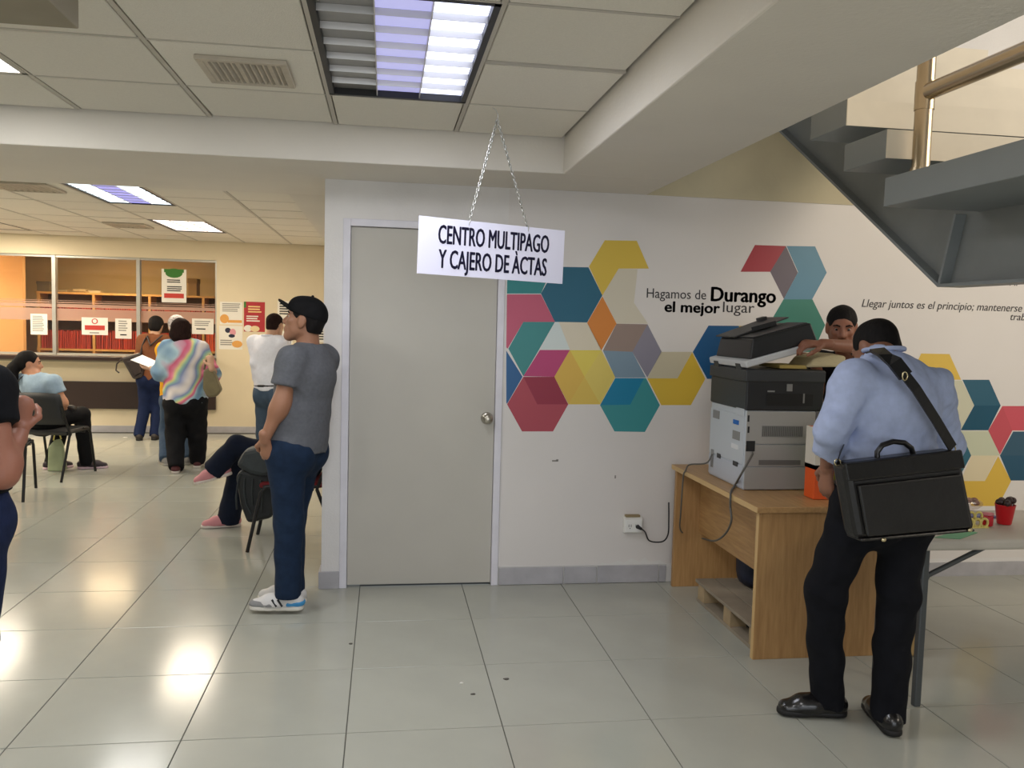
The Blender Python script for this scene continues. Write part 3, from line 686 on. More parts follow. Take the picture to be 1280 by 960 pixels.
cb('hand_grip', MB().box(ony(948, 577, Y0).x, ony(1000, 577, Y0).x, Y0-.0055, Y0-.003, zf(975, 581), zf(975, 575)), mat('grip_shadow', (110, 108, 106), .6))
for px, py, w in ((934, 523, .010), (934, 537, .010)): cb('port', MB().box(ony(px, py, Y0).x, ony(px, py, Y0).x+w, Y0-.0055, Y0-.003, zf(px, py+4), zf(px, py-4)), ck)
cb('power_inlet', MB().box(ony(932, 560, Y0).x, ony(943, 560, Y0).x, Y0-.006, Y0-.003, zf(938, 564), zf(938, 551)), ck)
ub = cb('scanner_body', MB().box(X0-.002, X1+.01, Y0-.002, Y1+.002, zl, zk), ck, .006)
cb('scanner_side_cover', MB().box(X0-.005, X0-.001, Y0+.004, Y1-.004, zl+.006, zk-.07), ck2, .001)
cb('scanner_rim', MB().box(X0-.012, X1+.015, Y0-.006, Y1+.012, zk-.065, zk-.004), ck2, .006)
for a, b_, c_, d_ in ((959, 968, 490, 488), (983, 990, 489, 480), (1003, 1005, 504, 492)):
    cb('tray_highlight', MB().box(ony(a, c_, Y0).x, ony(b_, c_, Y0).x, Y0-.0045, Y0-.001, zf(a, c_), zf(a, d_)), grl)
cb('paper_tray_opening', MB().box(ony(958, 500, Y0).x, X1-.05, Y0-.004, Y0-.001, zf(960, 507), zf(960, 492)), mat('opening_black', (12, 12, 13), .6))
cb('glass_plate', MB().box(X0+.03, X1-.02, Y0+.03, Y1-.03, zk-.004, zk-.001), mat('scanner_glass', (60, 66, 66), .05))
LM = Matrix.Translation((X0-.012, 0, zk+.004)) @ Matrix.Rotation(math.radians(-16), 4, 'Y')
lid = cb('lid', MB().box(0, .425, Y0-.01, Y1+.01, 0, .036, M=LM), mat('lid_white', (206, 208, 210), .4), .008)
def lidpart(name, b, m, bevel=0): return b.build(name, m, lid, bevel=bevel, M=LM)
fd = MB(); 
ya, yb = Y0+.0, Y1-.02
fd.add([(.03, ya, .036), (.41, ya, .036), (.41, yb, .036), (.03, yb, .036), (.075, ya+.015, .132), (.40, ya+.012, .135), (.40, yb-.02, .135), (.075, yb-.02, .132)],
       [(3, 2, 1, 0), (4, 5, 6, 7), (0, 1, 5, 4), (1, 2, 6, 5), (2, 3, 7, 6), (3, 0, 4, 7)])
lidpart('document_feeder', fd, ck, .008)
lidpart('feeder_cover', MB().box(.09, .39, ya+.03, yb-.2, .134, .140), ck2, .002)
lidpart('feeder_tray', MB().prism([(.06, ya+.20, .14), (.38, ya+.20, .165), (.38, ya+.20, .172), (.06, ya+.20, .147)], (0, .26, 0)), ck2, .002)
lidpart('feeder_guide', MB().box(.16, .30, ya+.19, ya+.2, .147, .172), ck, .002)
lidpart('feeder_latch', MB().box(.30, .345, yb-.07, yb-.02, .135, .185), ck, .003)
lidpart('lid_hinge', MB().box(-.004, .03, Y0+.06, Y0+.12, -.03, .02), ck2, .003)
lidpart('lid_hinge', MB().box(-.004, .03, Y1-.12, Y1-.06, -.03, .02), ck2, .003)
# papers being copied
tag(MB().prism([Vector((2.16, Y0+.02, zk+.012)), Vector((2.37, Y0-.0, zk+.02)), Vector((2.37, Y0+.0, zk+.075)), Vector((2.30, Y0+.02, zk+.09)), Vector((2.20, Y0+.02, zk+.06))], (.0, .22, 0)).build('open_book', mat('cream_pages', (214, 200, 160), .8, var=.08, vscale=40, stretch=(1, 1, 20)), bevel=.01), 'cream book held open under the raised copier lid', 'book')
tag(MB().box(2.02, 2.17, Y0+.03, Y0+.28, zk+.004, zk+.022, ).build('manila_folder', mat('manila', (196, 172, 98), .7), bevel=.002), 'manila folder lying on the copier glass', 'folder')
# cables
def cable(name, pts, r, label, m=blackp, parent=None):
    P_ = [Vector(p) for p in pts]; q = []
    for i in range(len(P_)-1):
        p0, p1, p2, p3 = P_[max(i-1, 0)], P_[i], P_[i+1], P_[min(i+2, len(P_)-1)]
        for k in range(6):
            t = k/6; q.append(.5*((2*p1)+(p2-p0)*t+(2*p0-5*p1+4*p2-p3)*t*t+(3*p1-p0-3*p2+p3)*t**3))
    q.append(P_[-1])
    ob = MB().tube(q, r, 8).build(name, m)
    return tag(ob, label, 'cable')
greycab = mat('grey_cable', (92, 90, 84), .5)
Yp = WY-.05
cable('power_cable', [(sp.x+.024, WY-.042, sp.z-.008), (sp.x+.06, WY-.07, sp.z-.03), ony(812, 676, WY-.07), ony(828, 677, WY-.08), ony(835, 668, WY-.09), ony(836, 650, WY-.095), ony(836, 628, WY-.098)], .0045, 'black power lead looping from the wall socket to the desk')
MB().cyl((.024, -.038, -.008), (.036, -.075, -.012), .013, .008).build('plug', blackp, so)
XE = 1.724
cable('data_cable', [Vector((X0-.01, 4.50, zm2+.005)), Vector((1.80, 4.52, zm2-.05)), onz(862, 581, DZT+.03), onz(857, 588.5, DZT+.006), onx(854, 597, XE-.004), onx(851, 640, XE), onx(850, 660, 1.76), onx(856, 668, 1.82), onx(870, 674, 1.89)], .0045, 'grey data cable from the copier hanging down the desk side', greycab)
pin = Vector((ony(940, 566, Y0).x, Y0-.01, zf(940, 566)))
cable('copier_power_cable', [pin, pin+Vector((-.02, -.03, -.012)), Vector((X0-.03, Y0-.04, DZT+.09)), onz(919, 606, DZT+.012), onz(914, 614, DZT+.006), onx(913, 623, XE-.004), onx(913, 634, XE), onx(914, 652, XE), onx(906, 668, 1.76), onx(893, 676, 1.82), onx(878, 673, 1.89)], .0055, 'grey power cable drooping from the copier side over the desk edge', greycab)
# cartons beside the copier
def small_box(name, x0, x1, y0, y1, z0, z1, m, label, cat, lidm=None, bands=()):
    r = empty(name, ((x0+x1)/2, (y0+y1)/2, z0), label, cat); q = r.location
    MB().box(x0, x1, y0, y1, z0, z1).build('carton_body', m, r, bevel=.004).location = -q
    for a, b_, mm_ in bands: MB().box(x0-.0015, x1+.0015, y0-.0015, y1+.0015, z0+(z1-z0)*a, z0+(z1-z0)*b_).build('printed_band', mm_, r).location = -q
    if lidm: MB().box(x0-.003, x1+.003, y0-.003, y1+.003, z1-.03, z1+.004).build('carton_lid', lidm, r, bevel=.003).location = -q
orange = mat('orange_card', (236, 96, 36), .5); lime = mat('lime_card', (140, 214, 40), .5)
YB = 3.86
a = ony(1017, 619, YB); b = ony(1046, 535, YB)
small_box('paper_carton', a.x, b.x, YB, YB+.1, DZT+.001, b.z, orange, 'orange and white paper carton on the desk beside the copier', 'carton', None, [(.42, .999, mat('white_card', (226, 220, 206), .6)), (.42, .48, mat('label_black', (40, 40, 42), .6))])
a = ony(1046, 575, YB+.05); b = ony(1068, 528, YB+.05)
small_box('paper_carton', a.x+.004, b.x+.05, YB+.05, YB+.16, DZT+.001, b.z, lime, 'lime green carton on the desk behind the man in blue', 'carton', None, [(.78, .999, mat('cream_card', (226, 208, 180), .6))])
# ================================================================== folding table
plast = mat('table_plastic', (196, 190, 178), .5, var=.06, vscale=5, bump=.06, bscale=120); tleg = mat('grey_leg_steel', (84, 88, 90), .4, metal=.3)
TX0, TY0, TY1, TZ = 2.20, 3.13, 3.685, .725
ft = empty('folding_table', (3.1, 3.45, 0), 'off-white plastic folding table with grey steel legs at the right edge', 'table'); o = ft.location
def fb(name, b, m, bevel=0, bs=2):
    ob = b.build(name, m, ft, bevel=bevel, bseg=bs); ob.location = -o
fb('table_top', MB().box(TX0, TX0+1.8, TY0, TY1, TZ-.045, TZ), plast, .014, 3)
for xx, s in ((TX0+.03, 1), (TX0+1.74, -1)):
    for y in (TY0+.06, TY1-.2): fb('table_leg', MB().box(xx, xx+.03, y-.015, y+.015, 0, TZ-.045), tleg, .005)
    fb('leg_crossbar', MB().box(xx+.004, xx+.024, TY0+.06, TY1-.2, .42, .445), tleg, .003)
    fb('leg_crossbar', MB().box(xx+.004, xx+.024, TY0+.06, TY1-.2, .60, .62), tleg, .003)
    fb('leg_brace', MB().cyl((xx+.015+.015*s, TY0+.06, .56), (xx+.015+.30*s, TY0+.08, TZ-.047), .011, n=10), tleg)
    fb('leg_brace', MB().cyl((xx+.015+.015*s, TY1-.2, .56), (xx+.015+.30*s, TY1-.2, TZ-.047), .011, n=10), tleg)
    fb('brace_knuckle', MB().cyl((xx+.015, TY0+.05, .56), (xx+.015, TY0+.12, .56), .022, n=12), tleg)
# things on the table
def on_table(px, py): return onz(px, py, TZ)
c = on_table(1255, 655)
cup = empty('red_cup', (c.x, c.y, TZ), 'red plastic cup full of dark round lollipops on the table', 'cup')
redp = mat('red_plastic', (206, 24, 34), .35)
MB().lathe([(0, .001), (.028, .001), (.030, .004), (.042, .088), (.044, .09), (.040, .09), (.029, .008), (0, .008)], n=24).build('cup_body', redp, cup)
brn = mat('dark_candy', (58, 38, 34), .35, objvar=.2)
for k in range(9):
    a = k*2.4; r_ = .012+.004*k*.8
    q = Vector((c.x+r_*math.cos(a), c.y+r_*math.sin(a), TZ+.098+.008*(k % 3)-.0008*k))
    l = empty('lollipop', (q.x, q.y, q.z), 'dark lollipop standing in the red cup', 'lollipop', 'lollipops in the red cup')
    MB().ball((0, 0, 0), .0155).build('candy', brn, l); MB().cyl((0, 0, -.012), (-.3*(q.x-c.x), -.3*(q.y-c.y), -.085), .0018, n=6).build('stick', wp, l)
c = on_table(1233, 657)
jar = empty('red_jar', (c.x, c.y, TZ), 'small clear red jar between the cup and the yellow holder', 'jar')
MB().lathe([(0, .001), (.024, .001), (.026, .004), (.026, .044), (.023, .048), (0, .048)], n=20).build('jar_body', mat('red_gel', (190, 30, 44), .2), jar)
MB().lathe([(.024, .048), (.027, .049), (.027, .058), (0, .060)], n=20).build('jar_lid', mat('jar_lid', (206, 120, 126), .3), jar)
c = on_table(1219, 659)
yh = empty('yellow_holder', (c.x, c.y, TZ), 'pale yellow pierced plastic holder on the folding table', 'holder')
yel = mat('pale_yellow_plastic', (222, 204, 118), .45)
hb = MB()
for k in range(3): hb.tube([(-.034+.034*k+.016*math.cos(t*math.pi/6), -.012, .022+.019*math.sin(t*math.pi/6)) for t in range(12)], .0055, 6, 0, True)
hb.box(-.052, .052, -.02, .02, 0, .006); hb.build('holder_front', yel, yh)
hb = MB()
for k in range(2): hb.tube([(-.018+.036*k+.017*math.cos(t*math.pi/6), .006, .048+.018*math.sin(t*math.pi/6)) for t in range(12)], .0055, 6, 0, True)
hb.build('holder_back', yel, yh)
c = on_table(1212, 642)
bag = empty('snack_bag', (c.x, c.y+.06, TZ), 'clear bag of brown snacks behind the yellow holder', 'snack bag')
sn = mat('brown_snack', (150, 96, 72), .6, objvar=.2, var=.2, vscale=30)
for k in range(16): MB().ball((random.uniform(-.08, .08), random.uniform(-.03, .03), .02+.018*random.random()+.014*(k % 2)), .017, .015, .013, 8, 6).build('snack', sn, bag)
MB().ball((0, 0, .034), .11, .05, .034, 18, 10).build('clear_wrap', glass_mat('clear_film', (.93, .9, .9), .12, .15), bag)
c = on_table(1222, 650)
tag(MB().box(c.x-.07, c.x+.12, c.y+.02, c.y+.10, TZ+.001, TZ+.012).build('blue_packet', mat('blue_packet', (92, 100, 150), .4), bevel=.004), 'flat blue packet under the snack bag', 'packet')
pl_ = [onz(x, y, TZ+.001) for x, y in ((1168, 672), (1205, 662), (1222, 666), (1200, 674))]
tag(MB().prism(pl_[::-1], (0, 0, .0015)).build('green_sheet', mat('green_paper', (110, 178, 134), .6)), 'pale green paper sheet at the near corner of the folding table', 'paper')
# bits under the table by the wall
c = onz(1149, 748, .25)
pr_ = pouch('black_bag', (2.60, 4.0, 0), .10, .08, .17, mat('black_nylon', (22, 22, 24), .6, bump=.2), 'black bag on the floor beyond the table leg')
gb_ = pouch('golden_bag', (2.56, 3.72, 0), .06, .05, .10, mat('gold_wrap', (190, 158, 104), .35, var=.2), 'small shiny golden bag on the floor by the table leg')
# ================================================================== people: smooth blended volumes turned into one surface
def V3(v): return np.array([v[0], v[1], v[2]], float)
def cone(a, b, ra, rb, n=None, s=1.0, cut=None, sub=False):
    return dict(t='c', a=V3(a), b=V3(b), ra=ra, rb=rb, n=None if n is None else V3(Vector(n).normalized()), s=s, cut=cut, sub=sub)
def ell(c, r, ax=None, cut=None, sub=False):
    ax = ax or (Vector((1, 0, 0)), Vector((0, 1, 0)), Vector((0, 0, 1)))
    return dict(t='e', c=V3(c), r=np.array(r, float), ax=np.array([V3(a) for a in ax]), cut=cut, sub=sub)
def prim_bounds(p):
    if p['t'] == 'c':
        f = 1.0/min(p['s'], 1) if p['s'] > 1 else 1.0
        r = max(p['ra'], p['rb'])*max(1, p['s'])
        return np.minimum(p['a'], p['b'])-r, np.maximum(p['a'], p['b'])+r
    r = np.abs(p['ax'].T) @ p['r']
    return p['c']-r, p['c']+r
def prim_dist(p, X, Y, Z):
    if p['t'] == 'c':
        ab = p['b']-p['a']; L2 = max(ab @ ab, 1e-9)
        dx, dy, dz = X-p['a'][0], Y-p['a'][1], Z-p['a'][2]
        t = np.clip((dx*ab[0]+dy*ab[1]+dz*ab[2])/L2, 0, 1)
        dx = dx-t*ab[0]; dy = dy-t*ab[1]; dz = dz-t*ab[2]
        if p['n'] is not None and p['s'] != 1:
            n = p['n']; q = (dx*n[0]+dy*n[1]+dz*n[2])*(1/p['s']-1)
            dx = dx+q*n[0]; dy = dy+q*n[1]; dz = dz+q*n[2]
        d = np.sqrt(dx*dx+dy*dy+dz*dz)-(p['ra']+t*(p['rb']-p['ra']))
    else:
        dx, dy, dz = X-p['c'][0], Y-p['c'][1], Z-p['c'][2]
        k0 = 0; k1 = 0
        for i in range(3):
            a = p['ax'][i]; u = (dx*a[0]+dy*a[1]+dz*a[2])/p['r'][i]
            k0 = k0+u*u; k1 = k1+(u/p['r'][i])**2
        k0 = np.sqrt(k0); d = k0*(k0-1)/np.sqrt(np.maximum(k1, 1e-12))
    if p['cut']:
        for pt, nn in p['cut']: d = np.maximum(d, (X-pt[0])*nn[0]+(Y-pt[1])*nn[1]+(Z-pt[2])*nn[2])
    return d
def sdf_mesh(mb, prims, vox=.01, k=.03, cuts=(), noise=0, nscale=1.0, mi=0):
    lo = np.min([prim_bounds(p)[0] for p in prims if not p['sub']], 0)-3*vox-noise
    hi = np.max([prim_bounds(p)[1] for p in prims if not p['sub']], 0)+3*vox+noise
    n = np.ceil((hi-lo)/vox).astype(int)+1
    G = np.full(n, .5); ax = [lo[i]+vox*np.arange(n[i]) for i in range(3)]
    for p in prims:
        a, b = prim_bounds(p); m = k+2*vox+noise
        i0 = np.clip(np.floor((a-m-lo)/vox).astype(int), 0, n-1); i1 = np.clip(np.ceil((b+m-lo)/vox).astype(int)+1, 1, n)
        if np.any(i1 <= i0): continue
        sl = tuple(slice(i0[i], i1[i]) for i in range(3))
        X = ax[0][sl[0]][:, None, None]; Y = ax[1][sl[1]][None, :, None]; Z = ax[2][sl[2]][None, None, :]
        d = prim_dist(p, X, Y, Z); g = G[sl]
        if p['sub']:
            d = -d; h = np.maximum(.01-np.abs(g-d), 0)/.01; G[sl] = np.maximum(g, d)+h*h*.01/4
        else:
            h = np.maximum(k-np.abs(g-d), 0)/k; G[sl] = np.minimum(g, d)-h*h*k/4
    if noise:
        X = ax[0][:, None, None]*nscale; Y = ax[1][None, :, None]*nscale; Z = ax[2][None, None, :]*nscale
        G = G+noise*(np.sin(31*X+17*Z+9*Y)+np.sin(-23*X+27*Z+21*Y+1)+np.sin(47*Z+13*X-19*Y+2)+.6*np.sin(61*X-37*Z+43*Y))/3.6
    for pt, nn in cuts:
        G = np.maximum(G, (ax[0][:, None, None]-pt[0])*nn[0]+(ax[1][None, :, None]-pt[1])*nn[1]+(ax[2][None, None, :]-pt[2])*nn[2])
    G[0] = G[-1] = .5; G[:, 0] = G[:, -1] = .5; G[:, :, 0] = G[:, :, -1] = .5
    S = G < 0
    c = [S[i:n[0]-1+i, j:n[1]-1+j, l:n[2]-1+l] for i in (0, 1) for j in (0, 1) for l in (0, 1)]
    cnt = sum(x.astype(np.int8) for x in c); act = (cnt > 0) & (cnt < 8)
    ids = -np.ones(act.shape, int); cells = np.argwhere(act); ids[act] = np.arange(len(cells))
    if not len(cells): return
    acc = np.zeros((len(cells), 3)); w = np.zeros(len(cells))
    corners = [(i, j, l) for i in (0, 1) for j in (0, 1) for l in (0, 1)]
    val = {q: G[cells[:, 0]+q[0], cells[:, 1]+q[1], cells[:, 2]+q[2]] for q in corners}
    for q in corners:
        for axis in range(3):
            if q[axis]: continue
            r = list(q); r[axis] = 1; r = tuple(r)
            a, b = val[q], val[r]; x = (a < 0) != (b < 0); t = np.where(x, a/np.where(x, a-b, 1), 0)
            pos = np.tile(np.array(q, float), (len(cells), 1)); pos[:, axis] += t
            acc[x] += pos[x]; w[x] += 1
    P_ = lo+vox*(cells+acc/w[:, None])
    faces = []
    for axis in range(3):
        u, v = [(1, 2), (2, 0), (0, 1)][axis]
        sl0 = [slice(None)]*3; sl1 = [slice(None)]*3; sl0[axis] = slice(0, -1); sl1[axis] = slice(1, None)
        A, B = S[tuple(sl0)], S[tuple(sl1)]
        for e, flip in ((A & ~B, False), (~A & B, True)):
            E_ = np.argwhere(e)
            ok = (E_[:, u] > 0) & (E_[:, v] > 0); E_ = E_[ok]
            if not len(E_): continue
            q = []
            for du, dv in ((1, 1), (0, 1), (0, 0), (1, 0)):
                z = E_.copy(); z[:, u] -= du; z[:, v] -= dv; q.append(ids[z[:, 0], z[:, 1], z[:, 2]])
            q = np.stack(q, 1)
            if flip: q = q[:, ::-1]
            faces.append(q)
    F = np.concatenate(faces); F = F[(F >= 0).all(1)]
    # one light smoothing pass
    nb = np.zeros_like(P_); ct = np.zeros(len(P_))
    for i in range(4):
        a, b = F[:, i], F[:, (i+1) % 4]
        np.add.at(nb, a, P_[b]); np.add.at(ct, a, 1); np.add.at(nb, b, P_[a]); np.add.at(ct, b, 1)
    P_ = P_*.5+.5*nb/np.maximum(ct, 1)[:, None]
    mb.add([tuple(p) for p in P_], [tuple(f) for f in F.tolist()], mi, True)
UP = Vector((0, 0, 1))
def head_prims(C, f, u, s=1.0, nose=1.0, jaw=1.0):
    f = f.normalized(); u = (u-f*u.dot(f)).normalized(); r = f.cross(u)
    q = lambda a, b, c: C+(r*a+f*b+u*c)*s
    A = (r, f, u)
    return [ell(q(0, -.012, .035), (.074*s, .092*s, .083*s), A), ell(q(0, .022, -.02), (.062*s, .066*s, .082*s), A),
            cone(q(0, .04, -.06), q(0, .068, -.092), .046*s*jaw, .026*s*jaw, r, 1.15),
            cone(q(.04, .0, -.05), q(.012, .06, -.09), .026*s, .022*s), cone(q(-.04, .0, -.05), q(-.012, .06, -.09), .026*s, .022*s),
            cone(q(-.034, .074, .030), q(.034, .074, .030), .013*s, .013*s),
            cone(q(0, .086, .018), q(0, .106*nose, -.022), .008*s, .0135*s), ell(q(.013, .093, -.026), (.009*s, .010*s, .008*s), A), ell(q(-.013, .093, -.026), (.009*s, .010*s, .008*s), A),
            cone(q(-.021, .084, -.052), q(.021, .084, -.052), .0075*s, .0075*s), cone(q(-.018, .083, -.064), q(.018, .083, -.064), .0085*s, .0085*s),
            ell(q(.037, .06, -.012), (.022*s, .022*s, .018*s), A), ell(q(-.037, .06, -.012), (.022*s, .022*s, .018*s), A),
            ell(q(.032, .092, .010), (.015*s, .012*s, .010*s), A, sub=True), ell(q(-.032, .092, .010), (.015*s, .012*s, .010*s), A, sub=True),
            ell(q(.076, -.008, -.004), (.010*s, .020*s, .032*s), A), ell(q(-.076, -.008, -.004), (.010*s, .020*s, .032*s), A)]
def hand_prims(w, d, pn, th, curl=.5, s=1.0, thumb_in=.3):
    """w wrist, d pointing to the knuckles, pn palm normal (fingers close towards it), th towards the thumb side"""
    d = Vector(d).normalized(); pn = Vector(pn); pn = (pn-d*pn.dot(d)).normalized(); th = Vector(th); th = (th-d*th.dot(d)-pn*th.dot(pn)).normalized()
    P = [cone(w, w+d*.085*s, .027*s, .036*s, pn, .55), cone(w-d*.03*s, w+d*.01*s, .026*s, .027*s)]
    for k, (off, ln) in enumerate(((.030, .072), (.010, .082), (-.010, .077), (-.029, .060))):
        a = w+d*.083*s+th*off*s; ang = 0; dirv = d
        for seg in range(3):
            ang += curl*(.9 if seg == 0 else 1.25)
            dirv = d*math.cos(ang)+pn*math.sin(ang); L = ln*s*(.45, .32, .25)[seg]
            b = a+dirv*L; P.append(cone(a, b, (.0100-.001*seg)*s, (.0092-.001*seg)*s)); a = b
    a = w+d*.022*s+th*.026*s; b = a+(th*.8+d*.75+pn*thumb_in).normalized()*.042*s; c = b+(d*.8+th*.15+pn*(thumb_in+.4*curl)).normalized()*.034*s; e = c+(d*.7+pn*(.2+.8*curl)-th*.15).normalized()*.026*s
    P += [cone(a, b, .0145*s, .012*s), cone(b, c, .0118*s, .0105*s), cone(c, e, .0105*s, .0088*s)]
    return P
SKIN = lambda n, c: mat('skin_'+n, c, .5, var=.06, vscale=14, bump=.05, bscale=180)
def fabric(n, c, var=.1, vscale=18, bump=.25, bscale=22, rough=.85, **k): return mat('cloth_'+n, c, rough, var=var, vscale=vscale, bump=bump, bscale=bscale, spec=.2, **k)
def person(label, J, skin, shirt, pants, shoe, sole, g=1.0, sleeve=.55, hem=-.02, pant_r=1.0, vox=.012, hvox=.006, hands=None, head=None, hair=None, torso_s=.70, fit=.018, wrinkle=.004, shirt_name='shirt', group=None, collar=0, shoe_h=1.0, bust=0, belly=0, flare=1.0, cuff=.045):
    S = (J['shL']+J['shR'])/2; Hp = (J['hipL']+J['hipR'])/2; up = (S-Hp).normalized(); L = (J['shL']-J['shR']); L = (L-up*L.dot(up)).normalized(); F = L.cross(up)
    hs = J.get('hs', 1.0); hf = J['hf'].normalized(); hu = J.get('hu', UP).normalized(); C = J['head']
    Wm = (S*.38+Hp*.62)
    neck_top = C-hu*.055*hs-hf*.022*hs; neck_b = J.get('neck', S+up*J.get('nk', .035)+F*.005)
    def torso(o):
        P = [cone(S-up*.10, Wm, .172*g+o, .150*g+o, F, torso_s), cone(Wm, Hp+up*.03, .150*g+o, .160*g+o, F, torso_s+.06),
             cone(J['shR']-up*.012, J['shL']-up*.012, .060*g+o, .060*g+o, F, .95), cone(neck_b-up*.03, S+L*.11-up*.01, .060+o, .052*g+o), cone(neck_b-up*.03, S-L*.11-up*.01, .060+o, .052*g+o)]
        if bust: P += [ell(S-up*.20+F*.085+L*.075, (.075+o, .065+o, .07+o), (L, F, up)), ell(S-up*.20+F*.085-L*.075, (.075+o, .065+o, .07+o), (L, F, up))]
        if belly: P += [ell(Wm+F*.05*belly-up*.02, (.15*g+o, .12*g+o, .16), (L, F, up))]
        return P
    def pelvis(o):
        return [cone(J['hipR'], J['hipL'], .098*g+o, .098*g+o, F, 1.0), cone(Hp+up*.12, Hp, .148*g+o, .158*g+o, F, torso_s+.06, cut=[(Hp+up*.10, up)] if o > 0 else None), ell(Hp-F*.055+L*.07-up*.02, (.085*g+o, .085*g+o, .10*g+o), (L, F, up)), ell(Hp-F*.055-L*.07-up*.02, (.085*g+o, .085*g+o, .10*g+o), (L, F, up))]
    B = torso(-.004)+pelvis(-.004)
    for q in 'LR':
        B += [cone(J['sh'+q], J['el'+q], .050*g, .041*g), cone(J['el'+q], J['wr'+q], .043*g, .027), cone(J['hip'+q], J['knee'+q], .085*g, .056*g), cone(J['knee'+q], J['ank'+q], .056*g, .037)]
        el, wr = J['el'+q], J['wr'+q]; B.append(ell(el+(wr-el)*.22, (.043*g,)*3))
    B += [cone(neck_b-up*.03, neck_top, .060, .054)]
    body = MB(); sdf_mesh(body, B, vox, .035)
    sdf_mesh(body, head_prims(C, hf, hu, hs, **(head or {}))+[cone(neck_b-up*.02, neck_top+hu*.03, .0595, .055)], hvox, .018)
    for q, h in (hands or {}).items(): sdf_mesh(body, hand_prims(J['wr'+q], *h), min(hvox, .005), .008)
    foot = (J['ankL']+J['ankR'])/2; org = Vector((foot.x, foot.y, min(J['ankL'].z, J['ankR'].z)-.085))
    root = tag(body.build('person', skin, None, org), label, 'person', group)
    def child(name, mb, m): 
        ob = mb.build(name, m, None, org); ob.parent = root; ob.location = (0, 0, 0); return ob
    # shirt
    o = fit; P = torso(o)+([] if hem >= .1 else [cone(Wm, Hp-up*max(-hem, 0), .152*g+o, .166*g+o, F, torso_s+.08)])
    for q in 'LR':
        sh, el, wr = J['sh'+q], J['el'+q], J['wr'+q]; d1 = (el-sh).normalized()
        if sleeve <= 1:
            e = sh+(el-sh)*sleeve; P.append(cone(sh, e+d1*.03, .056*g+o, .050*g+o*1.25, cut=[(e, d1)]))
        else:
            d2 = (wr-el).normalized(); e = el+(wr-el)*(sleeve-1)
            P += [cone(sh, el, .054*g+o, .043*g+o), cone(el, e+d2*.03, .044*g+o, .036*g+o, cut=[(e, d2)])]
    hp = Hp+up*hem
    P.append(cone(neck_b+up*.012+F*.012, neck_top+hu*.06, .062, .075, sub=True))
    m = MB(); sdf_mesh(m, P, vox, .03, cuts=[(hp, -up)], noise=wrinkle, nscale=1.4)
    child(shirt_name, m, shirt)
    if collar:
        m = MB(); c0 = neck_b+up*.005; pts = [c0+(L*math.cos(t*math.pi/10)+F*math.sin(t*math.pi/10))*.073+up*(.022-.012*math.sin(t*math.pi/10)) for t in range(20)]
        m.tube(pts, .014*collar, 8, 0, True); child('collar', m, shirt)
    # trousers
    o = .014*pant_r; P = pelvis(o)
    for q in 'LR':
        hip, kn, an = J['hip'+q], J['knee'+q], J['ank'+q]; d = (an-kn).normalized(); e = an+d*cuff
        P += [cone(hip, kn, .090*g*pant_r+.01, .066*g*pant_r+.006), cone(kn, e+d*.03, .066*g*pant_r+.006, .060*pant_r*flare+.004, cut=[(e, d)])]
    m = MB(); sdf_mesh(m, P, vox, .028, noise=wrinkle); child('trousers', m, pants)
    # shoes
    for q in 'LR':
        an, to = J['ank'+q], J['toe'+q]; d = to-an; 
        fu = J.get('fu'+q, UP); d = (d-fu*d.dot(fu)); ln = .185; d.normalize(); sd = fu.cross(d)
        g0 = an-fu*.085*shoe_h                 # ground under the ankle
        heel = g0-d*.045; toe = g0+d*ln
        m = MB()
        sdf_mesh(m, [cone(heel+fu*.045, g0+d*.10+fu*.042, .041, .042, fu, 1.05), cone(g0+d*.06+fu*.04, toe+fu*.026-d*.02, .042, .032, sd, 1.18), cone(g0+fu*.05-d*.012, an+fu*.012-d*.008, .041, .040)], .007 if vox < .012 else .010, .02, cuts=[(g0+fu*.017, -fu), (an+fu*.008, fu)])
        so_ = child('shoe', m, shoe)
        m = MB(); sdf_mesh(m, [cone(heel+fu*.012, toe+fu*.012-d*.02, .0395, .037), cone(g0+d*.10+fu*.012, toe+fu*.012-d*.03, .043, .039)], .006 if vox < .012 else .008, .01, cuts=[(g0+fu*.026, fu), (g0+fu*.001, -fu)])
        ss = m.build('sole', sole, None, org); ss.parent = so_; ss.location = (0, 0, 0)
    root_info = dict(root=root, C=C, hf=hf, hu=(hu-hf*hu.dot(hf)).normalized(), S=S, Hp=Hp, up=up, L=L, F=F, org=org, child=child, hs=hs, neck=neck_b)
    return root_info
def hq(I, a, b, c): return I['C']+(I['hf'].cross(I['hu'])*a+I['hf']*b+I['hu']*c)*I['hs']
def hax(I): return (I['hf'].cross(I['hu']), I['hf'], I['hu'])
def hair_short(I, m, vox=.008, low=-.05):
    b = MB(); s = I['hs']
    sdf_mesh(b, [ell(hq(I, 0, -.018, .040), (.081*s, .096*s, .086*s), hax(I)), ell(hq(I, 0, -.055, -.015), (.066*s, .045*s, .060*s), hax(I)),
                 ell(hq(I, .0, .10, -.01), (.075*s, .075*s, .070*s), hax(I), sub=True), ell(hq(I, .085, .0, -.02), (.03*s, .03*s, .05*s), hax(I), sub=True), ell(hq(I, -.085, .0, -.02), (.03*s, .03*s, .05*s), hax(I), sub=True)], vox, .02,
             cuts=[(hq(I, 0, 0, low), -I['hu'])], noise=.002, nscale=2.2)
    return I['child']('hair', b, m)
